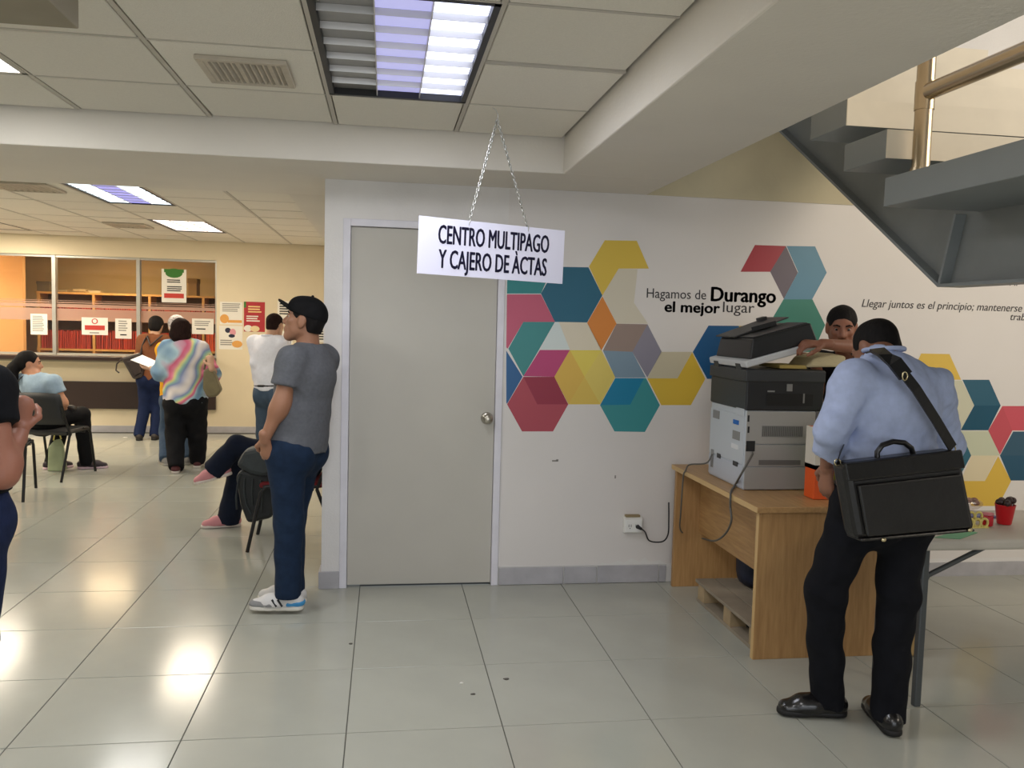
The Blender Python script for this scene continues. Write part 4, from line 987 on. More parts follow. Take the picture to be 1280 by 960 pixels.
def face_details(I, hairm, iris=(40, 26, 20), beard=None):
    s = I['hs']
    for sg in (1, -1):
        b = MB(); c = hq(I, .032*sg, .074, .009); b.ball(c, .0092*s); e = I['child']('eye', b, mat('eye_white', (176, 162, 152), .4))
        b = MB(); b.ball(c+I['hf']*.0040*s-I['hu']*.0012, .0072*s); ir = b.build('iris', mat('iris_dark', iris, .2), None, I['org']); ir.parent = e; ir.location = (0, 0, 0)
        b = MB(); b.tube([hq(I, .014*sg, .090, .028), hq(I, .032*sg, .088, .034), hq(I, .050*sg, .076, .028)], [.004*s, .0048*s, .003*s], 6); I['child']('eyebrow', b, hairm)
    b = MB(); b.tube([hq(I, -.022, .0885, -.058), hq(I, 0, .0955, -.0575), hq(I, .022, .0885, -.058)], [.0025*s, .0045*s, .0025*s], 6); I['child']('lips', b, mat('lip_tone', (138, 82, 72), .5))
hair_black = mat('hair_black', (20, 17, 17), .7, spec=.2, var=.3, vscale=60, bump=.4, bscale=90, stretch=(1, 1, .25))
hair_brown = mat('hair_dark_brown', (38, 25, 22), .85, spec=.1, var=.3, vscale=50, bump=.5, bscale=70, stretch=(1, 1, .3))
jean = fabric('denim_dark', (26, 40, 66), .14, 30, .25, 30); jean2 = fabric('denim_navy', (20, 28, 50), .14, 30, .25, 30); jean3 = fabric('denim_mid', (62, 80, 102), .14, 30)
blackc = fabric('black', (18, 18, 21), .2, 20, .3, 22)
W = ony
def lr(C, left, w): return C+left*w, C-left*w
# ---- man in cap and grey T-shirt beside the door
Y = 4.62; fr = Vector((-.9, .43, 0)).normalized(); lf = UP.cross(fr)
S = W(386, 449, Y); H = W(369, 560, Y)
shL, shR = lr(S, lf, .166); hL, hR = lr(H, lf, .088)
I = person('man in black cap and grey T-shirt standing with hand in pocket beside the door', dict(shL=shL, shR=shR, hipL=hL, hipR=hR,
    elL=W(352, 503, 4.44), wrL=W(331, 549, 4.44), elR=W(384, 505, 4.83), wrR=W(366, 556, 4.80),
    kneeL=W(361, 652, 4.55), ankL=W(360, 742, 4.545), toeL=W(322, 748, 4.56), kneeR=W(364, 648, 4.72), ankR=W(365, 733.5, 4.745), toeR=W(330, 735, 4.80),
    nk=.05, head=W(381, 402, Y), hf=Vector((-.94, .22, .20)), hu=Vector((.2, 0, 1)), hs=1.0), SKIN('tan', (158, 112, 86)), fabric('heather_grey', (98, 100, 106), .1, 60, .2, 16), fabric('denim_blue', (27, 43, 66), .16, 26, .3, 26),
    mat('sneaker_white', (214, 212, 210), .6, var=.05), mat('sneaker_sole', (226, 222, 212), .6), g=1.0, sleeve=.62, hem=.0, vox=.008, hvox=.004, hands={'L': (Vector((.12, .35, -1)), Vector((.3, .9, 0)), Vector((-1, 0, 0)), .35)}, fit=.020, wrinkle=.004, pant_r=1.06, torso_s=.78, belly=.35, cuff=.022)
man1 = I
hair_short(I, hair_black, .006)
face_details(I, hair_black)
capm = fabric('cap_black', (17, 17, 19), .2, 30, .15, 60)
b = MB(); sdf_mesh(b, [ell(hq(I, 0, -.010, .042), (.086, .106, .096), hax(I)), ell(hq(I, 0, .05, .07), (.06, .05, .05), hax(I))], .006, .03, cuts=[(hq(I, 0, 0, .030), (-I['hu']*1.0+I['hf']*.12).normalized())]); cap = I['child']('cap', b, capm)
b = MB(); br = []
for t in range(13):
    a = math.pi*t/12; br.append((math.cos(a)*.078, .062+math.sin(a)*.100))
top_ = [hq(I, x, y, .052+.34*max(y-.06, 0)-1.1*x*x) for x, y in br]; bot = [p-I['hu']*.006 for p in top_]
n = len(top_); b.add(top_+bot, [tuple(range(n)), tuple(range(n, 2*n))[::-1]]+[(i, (i+1) % n, n+(i+1) % n, n+i) for i in range(n)])
br_o = b.build('cap_brim', capm, None, I['org']); br_o.parent = cap; br_o.location = (0, 0, 0)
b = MB(); b.ball(hq(I, 0, -.012, .138), .008); q_ = b.build('cap_button', capm, None, I['org']); q_.parent = cap; q_.location = (0, 0, 0)
# sneaker trims, sleeve hem, pocket seam
an, to = W(360, 742, 4.545), W(322, 748, 4.56); d = (to-an); d.z = 0; d.normalize(); g0 = an-UP*.085; sd = UP.cross(d)
for nm, prims, m in (('heel_patch', [cone(g0-d*.050+UP*.045, g0-d*.012+UP*.045, .042, .047)], mat('sneaker_blue', (64, 148, 204), .5)), ('toe_cap', [cone(g0+d*.085+UP*.03, g0+d*.166+UP*.024, .0515, .040)], mat('sneaker_grey', (138, 138, 138), .7))):
    b = MB(); sdf_mesh(b, prims, .006, .01, cuts=[(g0+UP*.024, -UP), (g0+UP*.052, UP)]); I['child'](nm, b, m)
for k in range(4): 
    b = MB(); c0 = g0+d*(.045+.022*k)+UP*(.088-.010*k); b.tube([c0+sd*.03-UP*.012, c0, c0-sd*.03-UP*.012], .004, 6); I['child']('lace', b, mat('lace_white', (232, 230, 226), .8))
b = MB()
for kk in (0, .03): b.tube([g0+sd*.048+d*(.02+kk)+UP*.03, g0+sd*.044+d*(.045+kk)+UP*.066], .006, 6)
for kk in (0, .03): b.tube([g0-sd*.048+d*(.02+kk)+UP*.03, g0-sd*.044+d*(.045+kk)+UP*.066], .006, 6)
I['child']('side_stripe', b, mat('stripe_black', (26, 26, 30), .6))
# ---- man in blue shirt with shoulder bag
navyp = fabric('black_suit', (15, 16, 22), .15, 30, .2, 18)
bshoe = mat('black_leather_shoe', (18, 17, 18), .25, coat=.3); bsole = mat('shoe_sole_black', (14, 13, 13), .6)
I = person('man in light blue shirt and dark trousers, seen from behind, bending over the table', dict(shL=W(1067, 474, 2.98), shR=W(1166, 484, 3.04), hipL=W(1077, 628, 3.02), hipR=W(1132, 632, 3.02),
    elL=W(1042, 535, 2.96), wrL=W(1034, 582, 3.06), elR=W(1183, 560, 3.16), wrR=W(1140, 590, 3.38),
    kneeL=W(1031, 738, 3.09), ankL=onz(1034, 868, .09), toeL=onz(980, 878, .05), kneeR=W(1122, 740, 2.99), ankR=onz(1110, 884, .09), toeR=onz(1082, 862, .06),
    neck=W(1104, 446, 3.04), head=W(1095, 438, 3.22), hf=Vector((-.30, .80, -.62)), hu=Vector((-.1, .6, .8)), hs=1.0), SKIN('brown', (142, 98, 76)), fabric('shirt_blue', (172, 184, 216), .06, 40, .5, 14), navyp, bshoe, bsole,
    g=1.06, sleeve=1.62, hem=-.0, vox=.0075, hvox=.0045, hands={'L': (Vector((.1, .15, -1)), Vector((.9, .3, 0)), Vector((-.1, 1, 0)), .3), 'R': (Vector((-.6, .7, -.3)), Vector((0, .2, -1)), Vector((0, 1, .2)), .4)}, fit=.018, wrinkle=.010, pant_r=1.0, collar=.62, torso_s=.74)
man10 = I
hair_short(I, hair_black, .006)
face_details(I, hair_black)
b = MB(); b.box(-.17, .17, -.13, .13, -.018, .018); 
beltp = I['Hp']+I['up']*.075
b = MB(); b.tube([beltp+(I['L']*math.cos(t*math.pi/12)*.185+I['F']*math.sin(t*math.pi/12)*.155) for t in range(24)], .014, 8, 0, True); I['child']('belt', b, mat('belt_black', (16, 15, 15), .4))
# shoulder bag: a top-level thing he carries
YB_ = 2.80
TL, TR, BR, BL = W(1047, 578, YB_), W(1191, 561, YB_+.03), W(1211, 660, YB_+.03), W(1064, 673, YB_)
leather = mat('black_leather', (16, 15, 16), .28, var=.2, vscale=14, bump=.12, bscale=60); leather2 = mat('black_leather_worn', (24, 23, 24), .35, var=.25, vscale=10, bump=.15, bscale=40)
bagc = (TL+TR+BR+BL)/4
bagE = empty('shoulder_bag', BL, 'black leather briefcase bag hanging from the shoulder of the man in blue', 'bag')
def bgp(name, mb, m, bevel=0, parent=None):
    ob = mb.build(name, m, parent or bagE, bevel=bevel)
    if not parent: ob.location = -bagE.location
    return ob
xb = (TR-TL).normalized(); zb_ = (TL-BL).normalized(); nb_ = xb.cross(zb_).normalized()
if nb_.y > 0: nb_ = -nb_
def quad(u0, v0, u1, v1, o0, th):
    P = []
    for u, v in ((u0, v0), (u1, v0), (u1, v1), (u0, v1)): P.append((BL*(1-u)+BR*u)*(1-v)+(TL*(1-u)+TR*u)*v+nb_*o0)
    return MB().prism(P, nb_*th)
bgp('bag_body', quad(0, 0, 1, 1, -.05, .09), leather, .022)
bgp('front_pocket', quad(.07, .05, .95, .72, .038, .014), leather2, .008)
bgp('front_flap', quad(-.003, .78, 1.003, 1.01, .036, .012), leather, .006)
bgp('zip_line', quad(.05, .745, .96, .765, .038, .006), mat('zip_black', (34, 34, 36), .35))
bgp('bottom_piping', quad(.02, -.012, .98, .03, -.045, .09), leather, .012)
c0 = (TL+TR)/2-nb_*.005
bgp('handle', MB().tube([c0+xb*x+zb_*z for x, z in ((-.075, -.01), (-.07, .02), (-.045, .043), (0, .052), (.045, .043), (.07, .02), (.075, -.01))], .010, 10), leather)
gold = mat('bag_metal', (214, 200, 160), .25, metal=1)
for u, v in ((.20, -.005), (.93, .02)): 
    p = (BL*(1-u)+BR*u)*(1-v)+(TL*(1-u)+TR*u)*v+nb_*.048; bgp('metal_stud', MB().ball(p, .010, .006, .008), gold)
for p in (TL+xb*.0+nb_*.0, TR): bgp('strap_ring', MB().tube([p+(xb*math.cos(t*math.pi/6)+zb_*math.sin(t*math.pi/6))*.012-zb_*.0 for t in range(12)], .0025, 6, 0, True), gold)
def strap(pts, w=.019, th=.003):
    """flat band through the points, lying against the body (normal given)"""
    m = MB(); vs = []; fs = []; K = len(pts)
    for i, (p, nrm) in enumerate(pts):
        t = (pts[min(i+1, K-1)][0]-pts[max(i-1, 0)][0]).normalized(); sdv = t.cross(nrm).normalized()
        for a, c in ((-1, 1), (1, 1), (1, -1), (-1, -1)): vs.append(p+sdv*w*a+nrm*th*c)
    for i in range(K-1):
        for k in range(4): fs.append((i*4+k, i*4+(k+1) % 4, (i+1)*4+(k+1) % 4, (i+1)*4+k))
    fs += [(0, 1, 2, 3), ((K-1)*4+3, (K-1)*4+2, (K-1)*4+1, (K-1)*4)]
    return m.add(vs, fs)
nB = Vector((0, -1, .15)).normalized()
bgp('strap', strap([(W(1191, 560, 2.83), nB), (W(1170, 525, 2.80), nB), (W(1145, 486, 2.785), nB), (W(1126, 462, 2.79), nB), (W(1108, 446, 2.83), Vector((0, -.8, .6))), (W(1097, 438, 2.90), Vector((-.2, -.4, .9))), (W(1088, 439, 3.0), Vector((-.4, 0, .9)))]), leather)
bgp('strap_pad', strap([(W(1132, 470, 2.778), nB), (W(1118, 452, 2.795), nB), (W(1106, 444, 2.835), Vector((0, -.8, .6))), (W(1096, 437, 2.90), Vector((-.2, -.4, .9)))], .027, .006), leather2)
bgp('strap_buckle', MB().tube([W(1131, 470, 2.772)+Vector((.010*math.cos(t*math.pi/4+.8), 0, .016*math.sin(t*math.pi/4+.8))) for t in range(8)], .003, 6, 0, True), gold)
bgp('strap', strap([(W(1047, 577, 2.80), Vector((-1, -.2, 0))), (W(1054, 556, 2.95), Vector((-1, -.3, 0))), (W(1063, 527, 3.06), Vector((-1, -.3, 0))), (W(1070, 500, 3.14), Vector((-1, -.1, 0)))], .016), leather)
# ---- man behind the copier
fr = Vector((-.78, -.62, 0)).normalized(); lf = UP.cross(fr); Y = 4.5
S = W(1064, 456, Y); H = W(1090, 600, 4.52)
shL, shR = lr(S, lf, .175); hL, hR = lr(H, lf, .085)
I = person('dark-shirted man lifting the lid behind the photocopier', dict(shL=shL, shR=shR, hipL=hL, hipR=hR, elL=W(1086, 436, 4.16), wrL=W(1030, 430, 4.07), elR=W(1026, 492, 4.66), wrR=W(1018, 447, 4.42),
    kneeL=H+lf*.1+Vector((.02, -.02, -.43)), kneeR=H-lf*.1+Vector((.02, 0, -.43)), ankL=Vector((H.x+.06, H.y-.12, .085)), ankR=Vector((H.x+.0, H.y+.10, .085)), toeL=Vector((H.x-.1, H.y-.22, .05)), toeR=Vector((H.x-.16, H.y+.0, .05)),
    head=W(1052, 410, 4.42), hf=Vector((-.42, -.88, -.22)), hs=1.0), SKIN('dusk', (150, 100, 78)), fabric('black_polo', (24, 23, 27), .2), jean2, bshoe, bsole, g=1.04, sleeve=.6, hem=-.02, vox=.011, hvox=.0055,
    hands={'L': (Vector((-1, .1, .0)), Vector((0, .3, -1)), Vector((0, -1, 0)), .45), 'R': (Vector((-.9, -.3, .1)), Vector((0, -.2, -1)), Vector((-.2, -.9, 0)), .4)}, collar=.8)
hair_short(I, hair_black, .007, low=.0); face_details(I, hair_black)
# ---- woman in tie-dye blouse
td = bpy.data.materials.new('cloth_tie_dye'); td.use_nodes = True; N = td.node_tree.nodes; Lk = td.node_tree.links; bs = N['Principled BSDF']; bs.inputs['Roughness'].default_value = .8
tc = N.new('ShaderNodeTexCoord'); mp = N.new('ShaderNodeMapping'); mp.inputs['Rotation'].default_value = (0, .75, 0); nz = N.new('ShaderNodeTexNoise'); nz.inputs['Scale'].default_value = 7; nz.inputs['Detail'].default_value = 4
wv = N.new('ShaderNodeTexWave'); wv.inputs['Scale'].default_value = .62; wv.inputs['Distortion'].default_value = 5.5; wv.inputs['Detail Scale'].default_value = 2.5; wv.bands_direction = 'Z'; wv.inputs['Phase Offset'].default_value = .6
rp = N.new('ShaderNodeValToRGB'); cols = [(112, 146, 176), (170, 196, 206), (206, 96, 128), (216, 128, 150), (216, 206, 138), (150, 190, 170), (126, 140, 180), (222, 214, 210)]
els = rp.color_ramp.elements; els[0].color = (*srgb(cols[0]), 1); els[1].color = (*srgb(cols[-1]), 1)
for i, c in enumerate(cols[1:-1]): e = els.new((i+1)/(len(cols)-1)); e.color = (*srgb(c), 1)
Lk.new(tc.outputs['Object'], mp.inputs[0]); Lk.new(mp.outputs[0], wv.inputs[0]); Lk.new(wv.outputs['Fac'], rp.inputs[0]); Lk.new(rp.outputs[0], bs.inputs['Base Color'])
Y = 8.95
I = person('woman in pastel tie-dye blouse and black trousers, seen from behind, holding a paper', dict(shL=W(211, 436, Y), shR=W(249, 437, Y), hipL=W(221, 502, Y), hipR=W(243, 502, Y), elL=W(201, 466, 8.9), wrL=W(190, 461, 9.08), elR=W(266, 468, 8.95), wrR=W(264, 458, 8.72),
    kneeL=W(219, 545, 8.92), ankL=onz(220, 580, .085), toeL=onz(226, 575, .05)+Vector((-.02, .3, 0)), kneeR=W(247, 542, 9.0), ankR=onz(247, 573.5, .085), toeR=onz(247, 570, .05)+Vector((0, .3, 0)),
    head=W(226, 414, 8.97), hf=Vector((-.15, 1, -.1)), hs=.98), SKIN('olive', (190, 148, 120)), td, blackc, mat('maroon_shoe', (82, 34, 38), .6), mat('pale_sole', (206, 198, 190), .6), g=1.08, sleeve=1.35, hem=-.015, vox=.013, hvox=.009,
    hands={'L': (Vector((-.9, .5, .1)), Vector((0, .1, 1)), Vector((-.3, 1, 0)), .3), 'R': (Vector((-.2, .4, 1)), Vector((-.2, 1, -.2)), Vector((-1, 0, 0)), .7)}, fit=.034, wrinkle=.009, pant_r=1.22, shirt_name='blouse')
b = MB(); sdf_mesh(b, [ell(hq(I, 0, -.02, .035), (.098, .108, .100), hax(I)), ell(hq(I, 0, -.05, -.045), (.108, .070, .075), hax(I)), ell(hq(I, 0, .12, -.03), (.07, .08, .09), hax(I), sub=True)], .010, .03, noise=.006, nscale=1.6); I['child']('hair', b, hair_brown)
tdw = I
pa, pb_, pc, pd = W(163, 450, 9.12), W(178, 444, 9.3), W(203, 455, 9.22), W(196, 463, 9.05)
tag(MB().prism([pa, pb_, pc, pd], (0, 0, .003)).build('paper_sheet', mat('paper_bright', (244, 244, 244), .6)), 'white printed sheet held by the woman in tie-dye', 'paper')
olive = mat('olive_bag', (112, 102, 72), .4, var=.2, vscale=8, bump=.2, bscale=30)
bgE = empty('handbag', W(265, 497, 8.72), 'olive green handbag hanging from the arm of the woman in tie-dye', 'handbag'); q0 = bgE.location.copy()
P4 = [W(x, y, 8.72) for x, y in ((254, 463), (264, 458), (276, 488), (270, 496), (259, 497), (253, 486))]
MB().prism(P4, (0, .12, 0)).build('bag_body', olive, bgE, bevel=.018).location = -q0
MB().tube([W(255, 462, 8.76), W(258, 450, 8.75), W(262, 444, 8.76), W(265, 450, 8.78), W(264, 460, 8.80)], .010, 8).build('bag_strap', olive, bgE).location = -q0
# ---- person in yellow top with patterned head scarf, in front of her
Y = 9.45
I = person('person in yellow top and jeans half hidden by the woman in tie-dye', dict(shL=W(204, 436, Y), shR=W(239, 436, Y), hipL=W(213, 500, Y), hipR=W(233, 500, Y), elL=W(203, 466, 9.4), wrL=W(206, 482, 9.55), elR=W(243, 466, 9.5), wrR=W(238, 478, 9.7),
    kneeL=W(208, 540, Y), ankL=onz(207, 571, .085), toeL=onz(203, 573, .05), kneeR=W(235, 540, Y), ankR=onz(236, 570, .085), toeR=onz(238, 573, .05), head=W(221, 409, 9.5), hf=Vector((0, 1, -.1)), hs=1.0),
    SKIN('olive', 0), fabric('yellow', (232, 168, 34), .08), jean3, mat('grey_canvas_shoe', (150, 148, 144), .7), mat('grey_sole', (180, 176, 168), .7), g=1.0, sleeve=1.3, hem=-.03, vox=.014, hvox=.010, wrinkle=.005)
b = MB(); sdf_mesh(b, [ell(hq(I, 0, -.012, .040), (.088, .102, .094), hax(I)), ell(hq(I, 0, -.06, -.03), (.06, .05, .05), hax(I))], .010, .03, cuts=[(hq(I, 0, 0, -.05), -I['hu'])])
I['child']('head_scarf', b, mat('scarf_pattern', (110, 100, 104), .8, col2=(222, 216, 212), vscale=60))
# ---- person in brown top at the counter
Y = 11.12
I = person('person in brown top and dark jeans at the counter, backpack at the side', dict(shL=W(179, 425, Y), shR=W(205, 425, Y), hipL=W(182, 473, Y), hipR=W(198, 473, Y), elL=W(174, 447, 11.1), wrL=W(178, 452, 11.36), elR=W(209, 446, 11.15), wrR=W(203, 440, 11.38),
    kneeL=W(181, 509, Y), ankL=onz(174, 541.5, .085), toeL=onz(172, 541, .05)+Vector((-.03, .2, 0)), kneeR=W(197, 509, 11.15), ankR=onz(194, 541, .085), toeR=onz(197, 540, .05)+Vector((.05, .2, 0)), head=W(195.5, 407, 11.18), hf=Vector((.1, 1, -.15)), hs=.98),
    SKIN('olive', 0), fabric('brown', (122, 76, 50), .1), fabric('denim_navy2', (22, 34, 66), .14), mat('dark_shoe', (46, 40, 38), .6), bsole, g=1.0, sleeve=1.3, hem=-.03, vox=.015, hvox=.011, wrinkle=.004)
b = MB(); sdf_mesh(b, [ell(hq(I, 0, -.018, .035), (.088, .102, .092), hax(I)), ell(hq(I, 0, -.055, -.03), (.075, .055, .06), hax(I))], .010, .03, noise=.003); I['child']('hair', b, hair_black)
bp = empty('backpack', W(163, 474, 11.0), 'dark brown backpack hanging at the side of the person in brown', 'backpack'); q0 = bp.location.copy()
bkm = mat('dark_brown_leather', (50, 40, 38), .4, var=.2, bump=.2, bscale=30)
MB().prism([W(x, y, 10.95) for x, y in ((150, 447), (176, 440), (180, 462), (178, 472), (166, 475))], (0, .14, 0)).build('pack_body', bkm, bp, bevel=.03).location = -q0
MB().prism([W(x, y, 10.93) for x, y in ((158, 452), (174, 448), (177, 466), (168, 470))], (0, .03, 0)).build('front_pocket', bkm, bp, bevel=.01).location = -q0
MB().tube([W(176, 442, 11.0), W(178, 432, 11.02), W(181, 425, 11.0), W(184, 420, 11.02), W(188, 432, 10.96), W(197, 424, 10.97), W(203, 419, 11.0)], .012, 8).build('pack_strap', bkm, bp).location = -q0
MB().tube([W(152, 449, 10.97), W(146, 455, 10.97), W(145, 463, 10.97), W(149, 466, 10.97)], .009, 8).build('pack_loop', bkm, bp).location = -q0
# ---- man in white shirt at the notice wall
Y = 9.0; fr = Vector((.45, .9, 0)).normalized(); lf = UP.cross(fr)
S = W(336, 428, Y); H = W(339, 492, Y); shL, shR = lr(S, lf, .172); hL, hR = lr(H, lf, .082)
I = person('man in white long-sleeved shirt and grey-blue trousers reading the notice wall', dict(shL=shL, shR=shR, hipL=hL, hipR=hR, elL=W(321, 454, 9.0), wrL=W(322, 474, 9.05), elR=W(353, 452, 9.0), wrR=W(350, 470, 9.2),
    kneeL=H+lf*.09-UP*.42, kneeR=H-lf*.09-UP*.42, ankL=Vector((H.x-.09, 8.97, .085)), ankR=Vector((H.x+.09, 9.0, .085)), toeL=Vector((H.x-.05, 9.2, .05)), toeR=Vector((H.x+.14, 9.2, .05)), head=W(344, 407, 9.02), hf=Vector((.5, .85, -.12)), hs=1.0),
    SKIN('olive', 0), fabric('white_shirt', (226, 228, 238), .04, 40, .25, 14), fabric('grey_blue_trousers', (70, 86, 104), .1), bshoe, bsole, g=1.0, sleeve=1.95, hem=.035, vox=.012, hvox=.009, wrinkle=.005, collar=.8, hands={'L': (Vector((.2, .4, -1)), Vector((1, 0, 0)), Vector((0, 1, 0)), .4)})
hair_short(I, hair_brown, .009)
b = MB(); bl = I['Hp']+I['up']*.09
b.tube([bl+(I['L']*math.cos(t*math.pi/10)*.166+I['F']*math.sin(t*math.pi/10)*.135) for t in range(20)], .014, 6, 0, True); I['child']('belt', b, mat('belt_black', 0))
# ================================================================== chairs and seated people
chp = mat('chair_plastic', (38, 39, 40), .5, bump=.05, bscale=150); chs = mat('chair_steel_black', (22, 22, 23), .4, metal=.2)
def make_chair(seatm, backm, label, group='waiting chairs in the hall'):
    r = empty('waiting_chair', (0, 0, 0), label, 'chair', group)     # faces +y
    s_ = MB().box(-.22, .22, -.19, .23, .425, .46).build('seat', seatm, r, bevel=.018)
    bk = MB(); vs = []; fs = []; nx, nz = 9, 5
    for o_ in (0, .018):
        for j in range(nz):
            for i in range(nx):
                u = -1+2*i/(nx-1); z = .52+.30*j/(nz-1); wd_ = .225*(1-.10*(j/(nz-1))**2)
                vs.append((u*wd_, -.235-.05*(j/(nz-1))-o_+.035*u*u, z-.014*abs(u)**3*(1 if j == nz-1 else 0)))
    N0 = nx*nz
    for j in range(nz-1):
        for i in range(nx-1):
            a = j*nx+i; fs += [(a, a+1, a+1+nx, a+nx), (N0+a, N0+a+nx, N0+a+nx+1, N0+a+1)]
    for j in range(nz-1):
        a = j*nx; fs += [(a, a+nx, N0+a+nx, N0+a), (a+nx-1, N0+a+nx-1, N0+a+2*nx-1, a+2*nx-1)]
    for i in range(nx-1):
        a = i; fs.append((a, N0+a, N0+a+1, a+1)); a = (nz-1)*nx+i; fs.append((a, a+1, N0+a+1, N0+a))
    MB().add(vs, fs, 0, True).build('backrest', backm, r)
    for sx in (-1, 1):
        MB().tube([(sx*.235, .30, .0), (sx*.232, .215, .40), (sx*.228, .18, .44), (sx*.226, .1, .445)], .0125, 10).build('front_leg', chs, r)
        MB().tube([(sx*.235, -.31, 0), (sx*.232, -.15, .42), (sx*.230, -.17, .48), (sx*.226, -.235, .60), (sx*.222, -.262, .70)], .0125, 10).build('rear_leg', chs, r)
        MB().tube([(sx*.230, -.15, .438), (sx*.230, .2, .438)], .011, 8).build('seat_rail', chs, r)
    MB().tube([(-.23, .12, .418), (.23, .12, .418)], .011, 8).tube([(-.23, -.12, .418), (.23, -.12, .418)], .011, 8).build('cross_rail', chs, r)
    return r
c1 = make_chair(chp, chp, 'black plastic chair carrying the woman with the ponytail'); c1.location = (-3.09, 8.56, 0); c1.rotation_euler.z = math.radians(-10)
c2 = copy_tree(c1); c2.location = (-3.20, 7.62, 0); c2.rotation_euler.z = math.radians(12); tag(c2, 'empty black plastic chair nearest the left picture edge')
c3 = make_chair(mat('red_seat_fabric', (112, 22, 30), .8, bump=.2), mat('red_back_fabric', (112, 22, 30), .8), 'red cushioned chair with black legs behind the capped man'); c3.location = (-.585, 5.99, 0); c3.rotation_euler.z = math.radians(90)
# ---- seated woman with ponytail
fr = Vector((.42, .9, 0)).normalized(); lf = UP.cross(fr); Y = 8.5
S = W(48, 477, 8.50); H = W(50, 535, 8.58); shL, shR = lr(S, lf, .165); hL, hR = lr(H, lf, .085)
H = Vector((H.x, H.y, .55)); hL, hR = lr(H, lf, .085)
kL = hL+fr*.40+Vector((0, 0, .0)); kR = hR+fr*.40+Vector((.02, 0, .0))
I = person('seated woman with black ponytail and pale blue T-shirt looking to the right', dict(shL=shL, shR=shR, hipL=hL, hipR=hR, elL=W(22, 500, 8.6), wrL=W(50, 508, 8.85), elR=W(78, 503, 8.44), wrR=W(80, 510, 8.70),
    kneeL=kL, kneeR=kR, ankL=Vector((kL.x-.12, kL.y-.04, .085)), ankR=Vector((kR.x+.02, kR.y+.05, .085)), toeL=Vector((kL.x+.05, kL.y+.1, .05)), toeR=Vector((kR.x+.25, kR.y+.1, .05)), head=W(37, 455, 8.55), hf=Vector((.95, .3, -.05)), hs=.98),
    SKIN('fair', (196, 142, 112)), fabric('pale_blue', (160, 182, 200), .06, 40, .25, 16), blackc, mat('dark_sneaker', (46, 36, 44), .6), mat('pink_white_sole', (226, 196, 208), .6), g=1.06, sleeve=.55, hem=-.04, vox=.012, hvox=.007, wrinkle=.005, bust=1,
    hands={'R': (Vector((.1, 1, -.1)), Vector((-1, 0, -.2)), Vector((0, 0, 1)), .5), 'L': (Vector((.6, .7, -.1)), Vector((0, .2, -1)), Vector((-.6, .6, 0)), .4)})
face_details(I, hair_black)
b = MB(); sdf_mesh(b, [ell(hq(I, 0, -.022, .040), (.084, .098, .088), hax(I)), ell(hq(I, 0, -.06, -.01), (.07, .05, .06), hax(I)), cone(hq(I, 0, -.10, .02), hq(I, .01, -.135, -.05), .040, .050), cone(hq(I, .01, -.135, -.05), hq(I, .03, -.135, -.15), .050, .046), cone(hq(I, .03, -.135, -.15), hq(I, .04, -.10, -.24), .046, .022),
     ell(hq(I, 0, .105, -.02), (.08, .075, .085), hax(I), sub=True), ell(hq(I, .088, .01, -.02), (.03, .035, .05), hax(I), sub=True), ell(hq(I, -.088, .01, -.02), (.03, .035, .05), hax(I), sub=True)], .008, .025, noise=.003); hr = I['child']('hair', b, hair_black)
b = MB(); b.tube([hq(I, .03*math.cos(t*math.pi/5), -.105, .012+.03*math.sin(t*math.pi/5)) for t in range(10)], .006, 6, 0, True); ht = b.build('hair_tie', mat('hair_tie', (206, 202, 206), .6), None, I['org']); ht.parent = hr; ht.location = (0, 0, 0)
sbag = empty('crossbody_bag', W(86, 520, 8.66), 'small black crossbody bag resting beside the seated woman', 'bag'); q0 = sbag.location.copy()
MB().prism([W(x, y, 8.70) for x, y in ((77, 507), (89, 507), (93, 511), (91, 518), (79, 520))], (0, .09, 0)).build('bag_body', mat('black_nylon', 0), sbag, bevel=.015).location = -q0
S_, L_, U_, F_ = I['S'], I['L'], I['up'], I['F']
tl_ = [S_+L_*.12+U_*.06-F_*.02, S_+L_*.115+U_*.035-F_*.09, S_+L_*.09-U_*.01-F_*.165, S_-U_*.06-F_*.205, S_-L_*.10-U_*.11-F_*.20, S_-L_*.19-U_*.17-F_*.13, S_-L_*.20-U_*.24, W(80, 510, 8.66)]
MB().tube(tl_, .011, 8, flat=.5).build('bag_strap', mat('black_nylon', 0), sbag).location = -q0
gsb = empty('shopping_bag', onz(72, 588, 0), 'translucent green shopping bag with yellow rim on the floor under the chair', 'shopping bag')
gl_ = mat('green_plastic', (176, 188, 150), .5, alpha=.85, var=.12, vscale=9)
MB().add([(-.075, -.06, .001), (.075, -.06, .001), (.075, .06, .001), (-.075, .06, .001), (-.07, -.045, .24), (.065, -.04, .25), (.05, .04, .25), (-.06, .04, .24), (-.02, -.01, .31), (.03, .01, .32)],
    [(3, 2, 1, 0), (0, 1, 5, 4), (1, 2, 6, 5), (2, 3, 7, 6), (3, 0, 4, 7), (4, 5, 9, 8), (5, 6, 9), (6, 7, 8, 9), (7, 4, 8)]).build('bag_body', gl_, gsb, bevel=.012)
MB().tube([(-.03, -.012, .30), (-.02, -.01, .36), (.02, 0, .37), (.035, .005, .31)], .008, 6).build('bag_handle', mat('yellow_plastic', (226, 214, 120), .5), gsb)
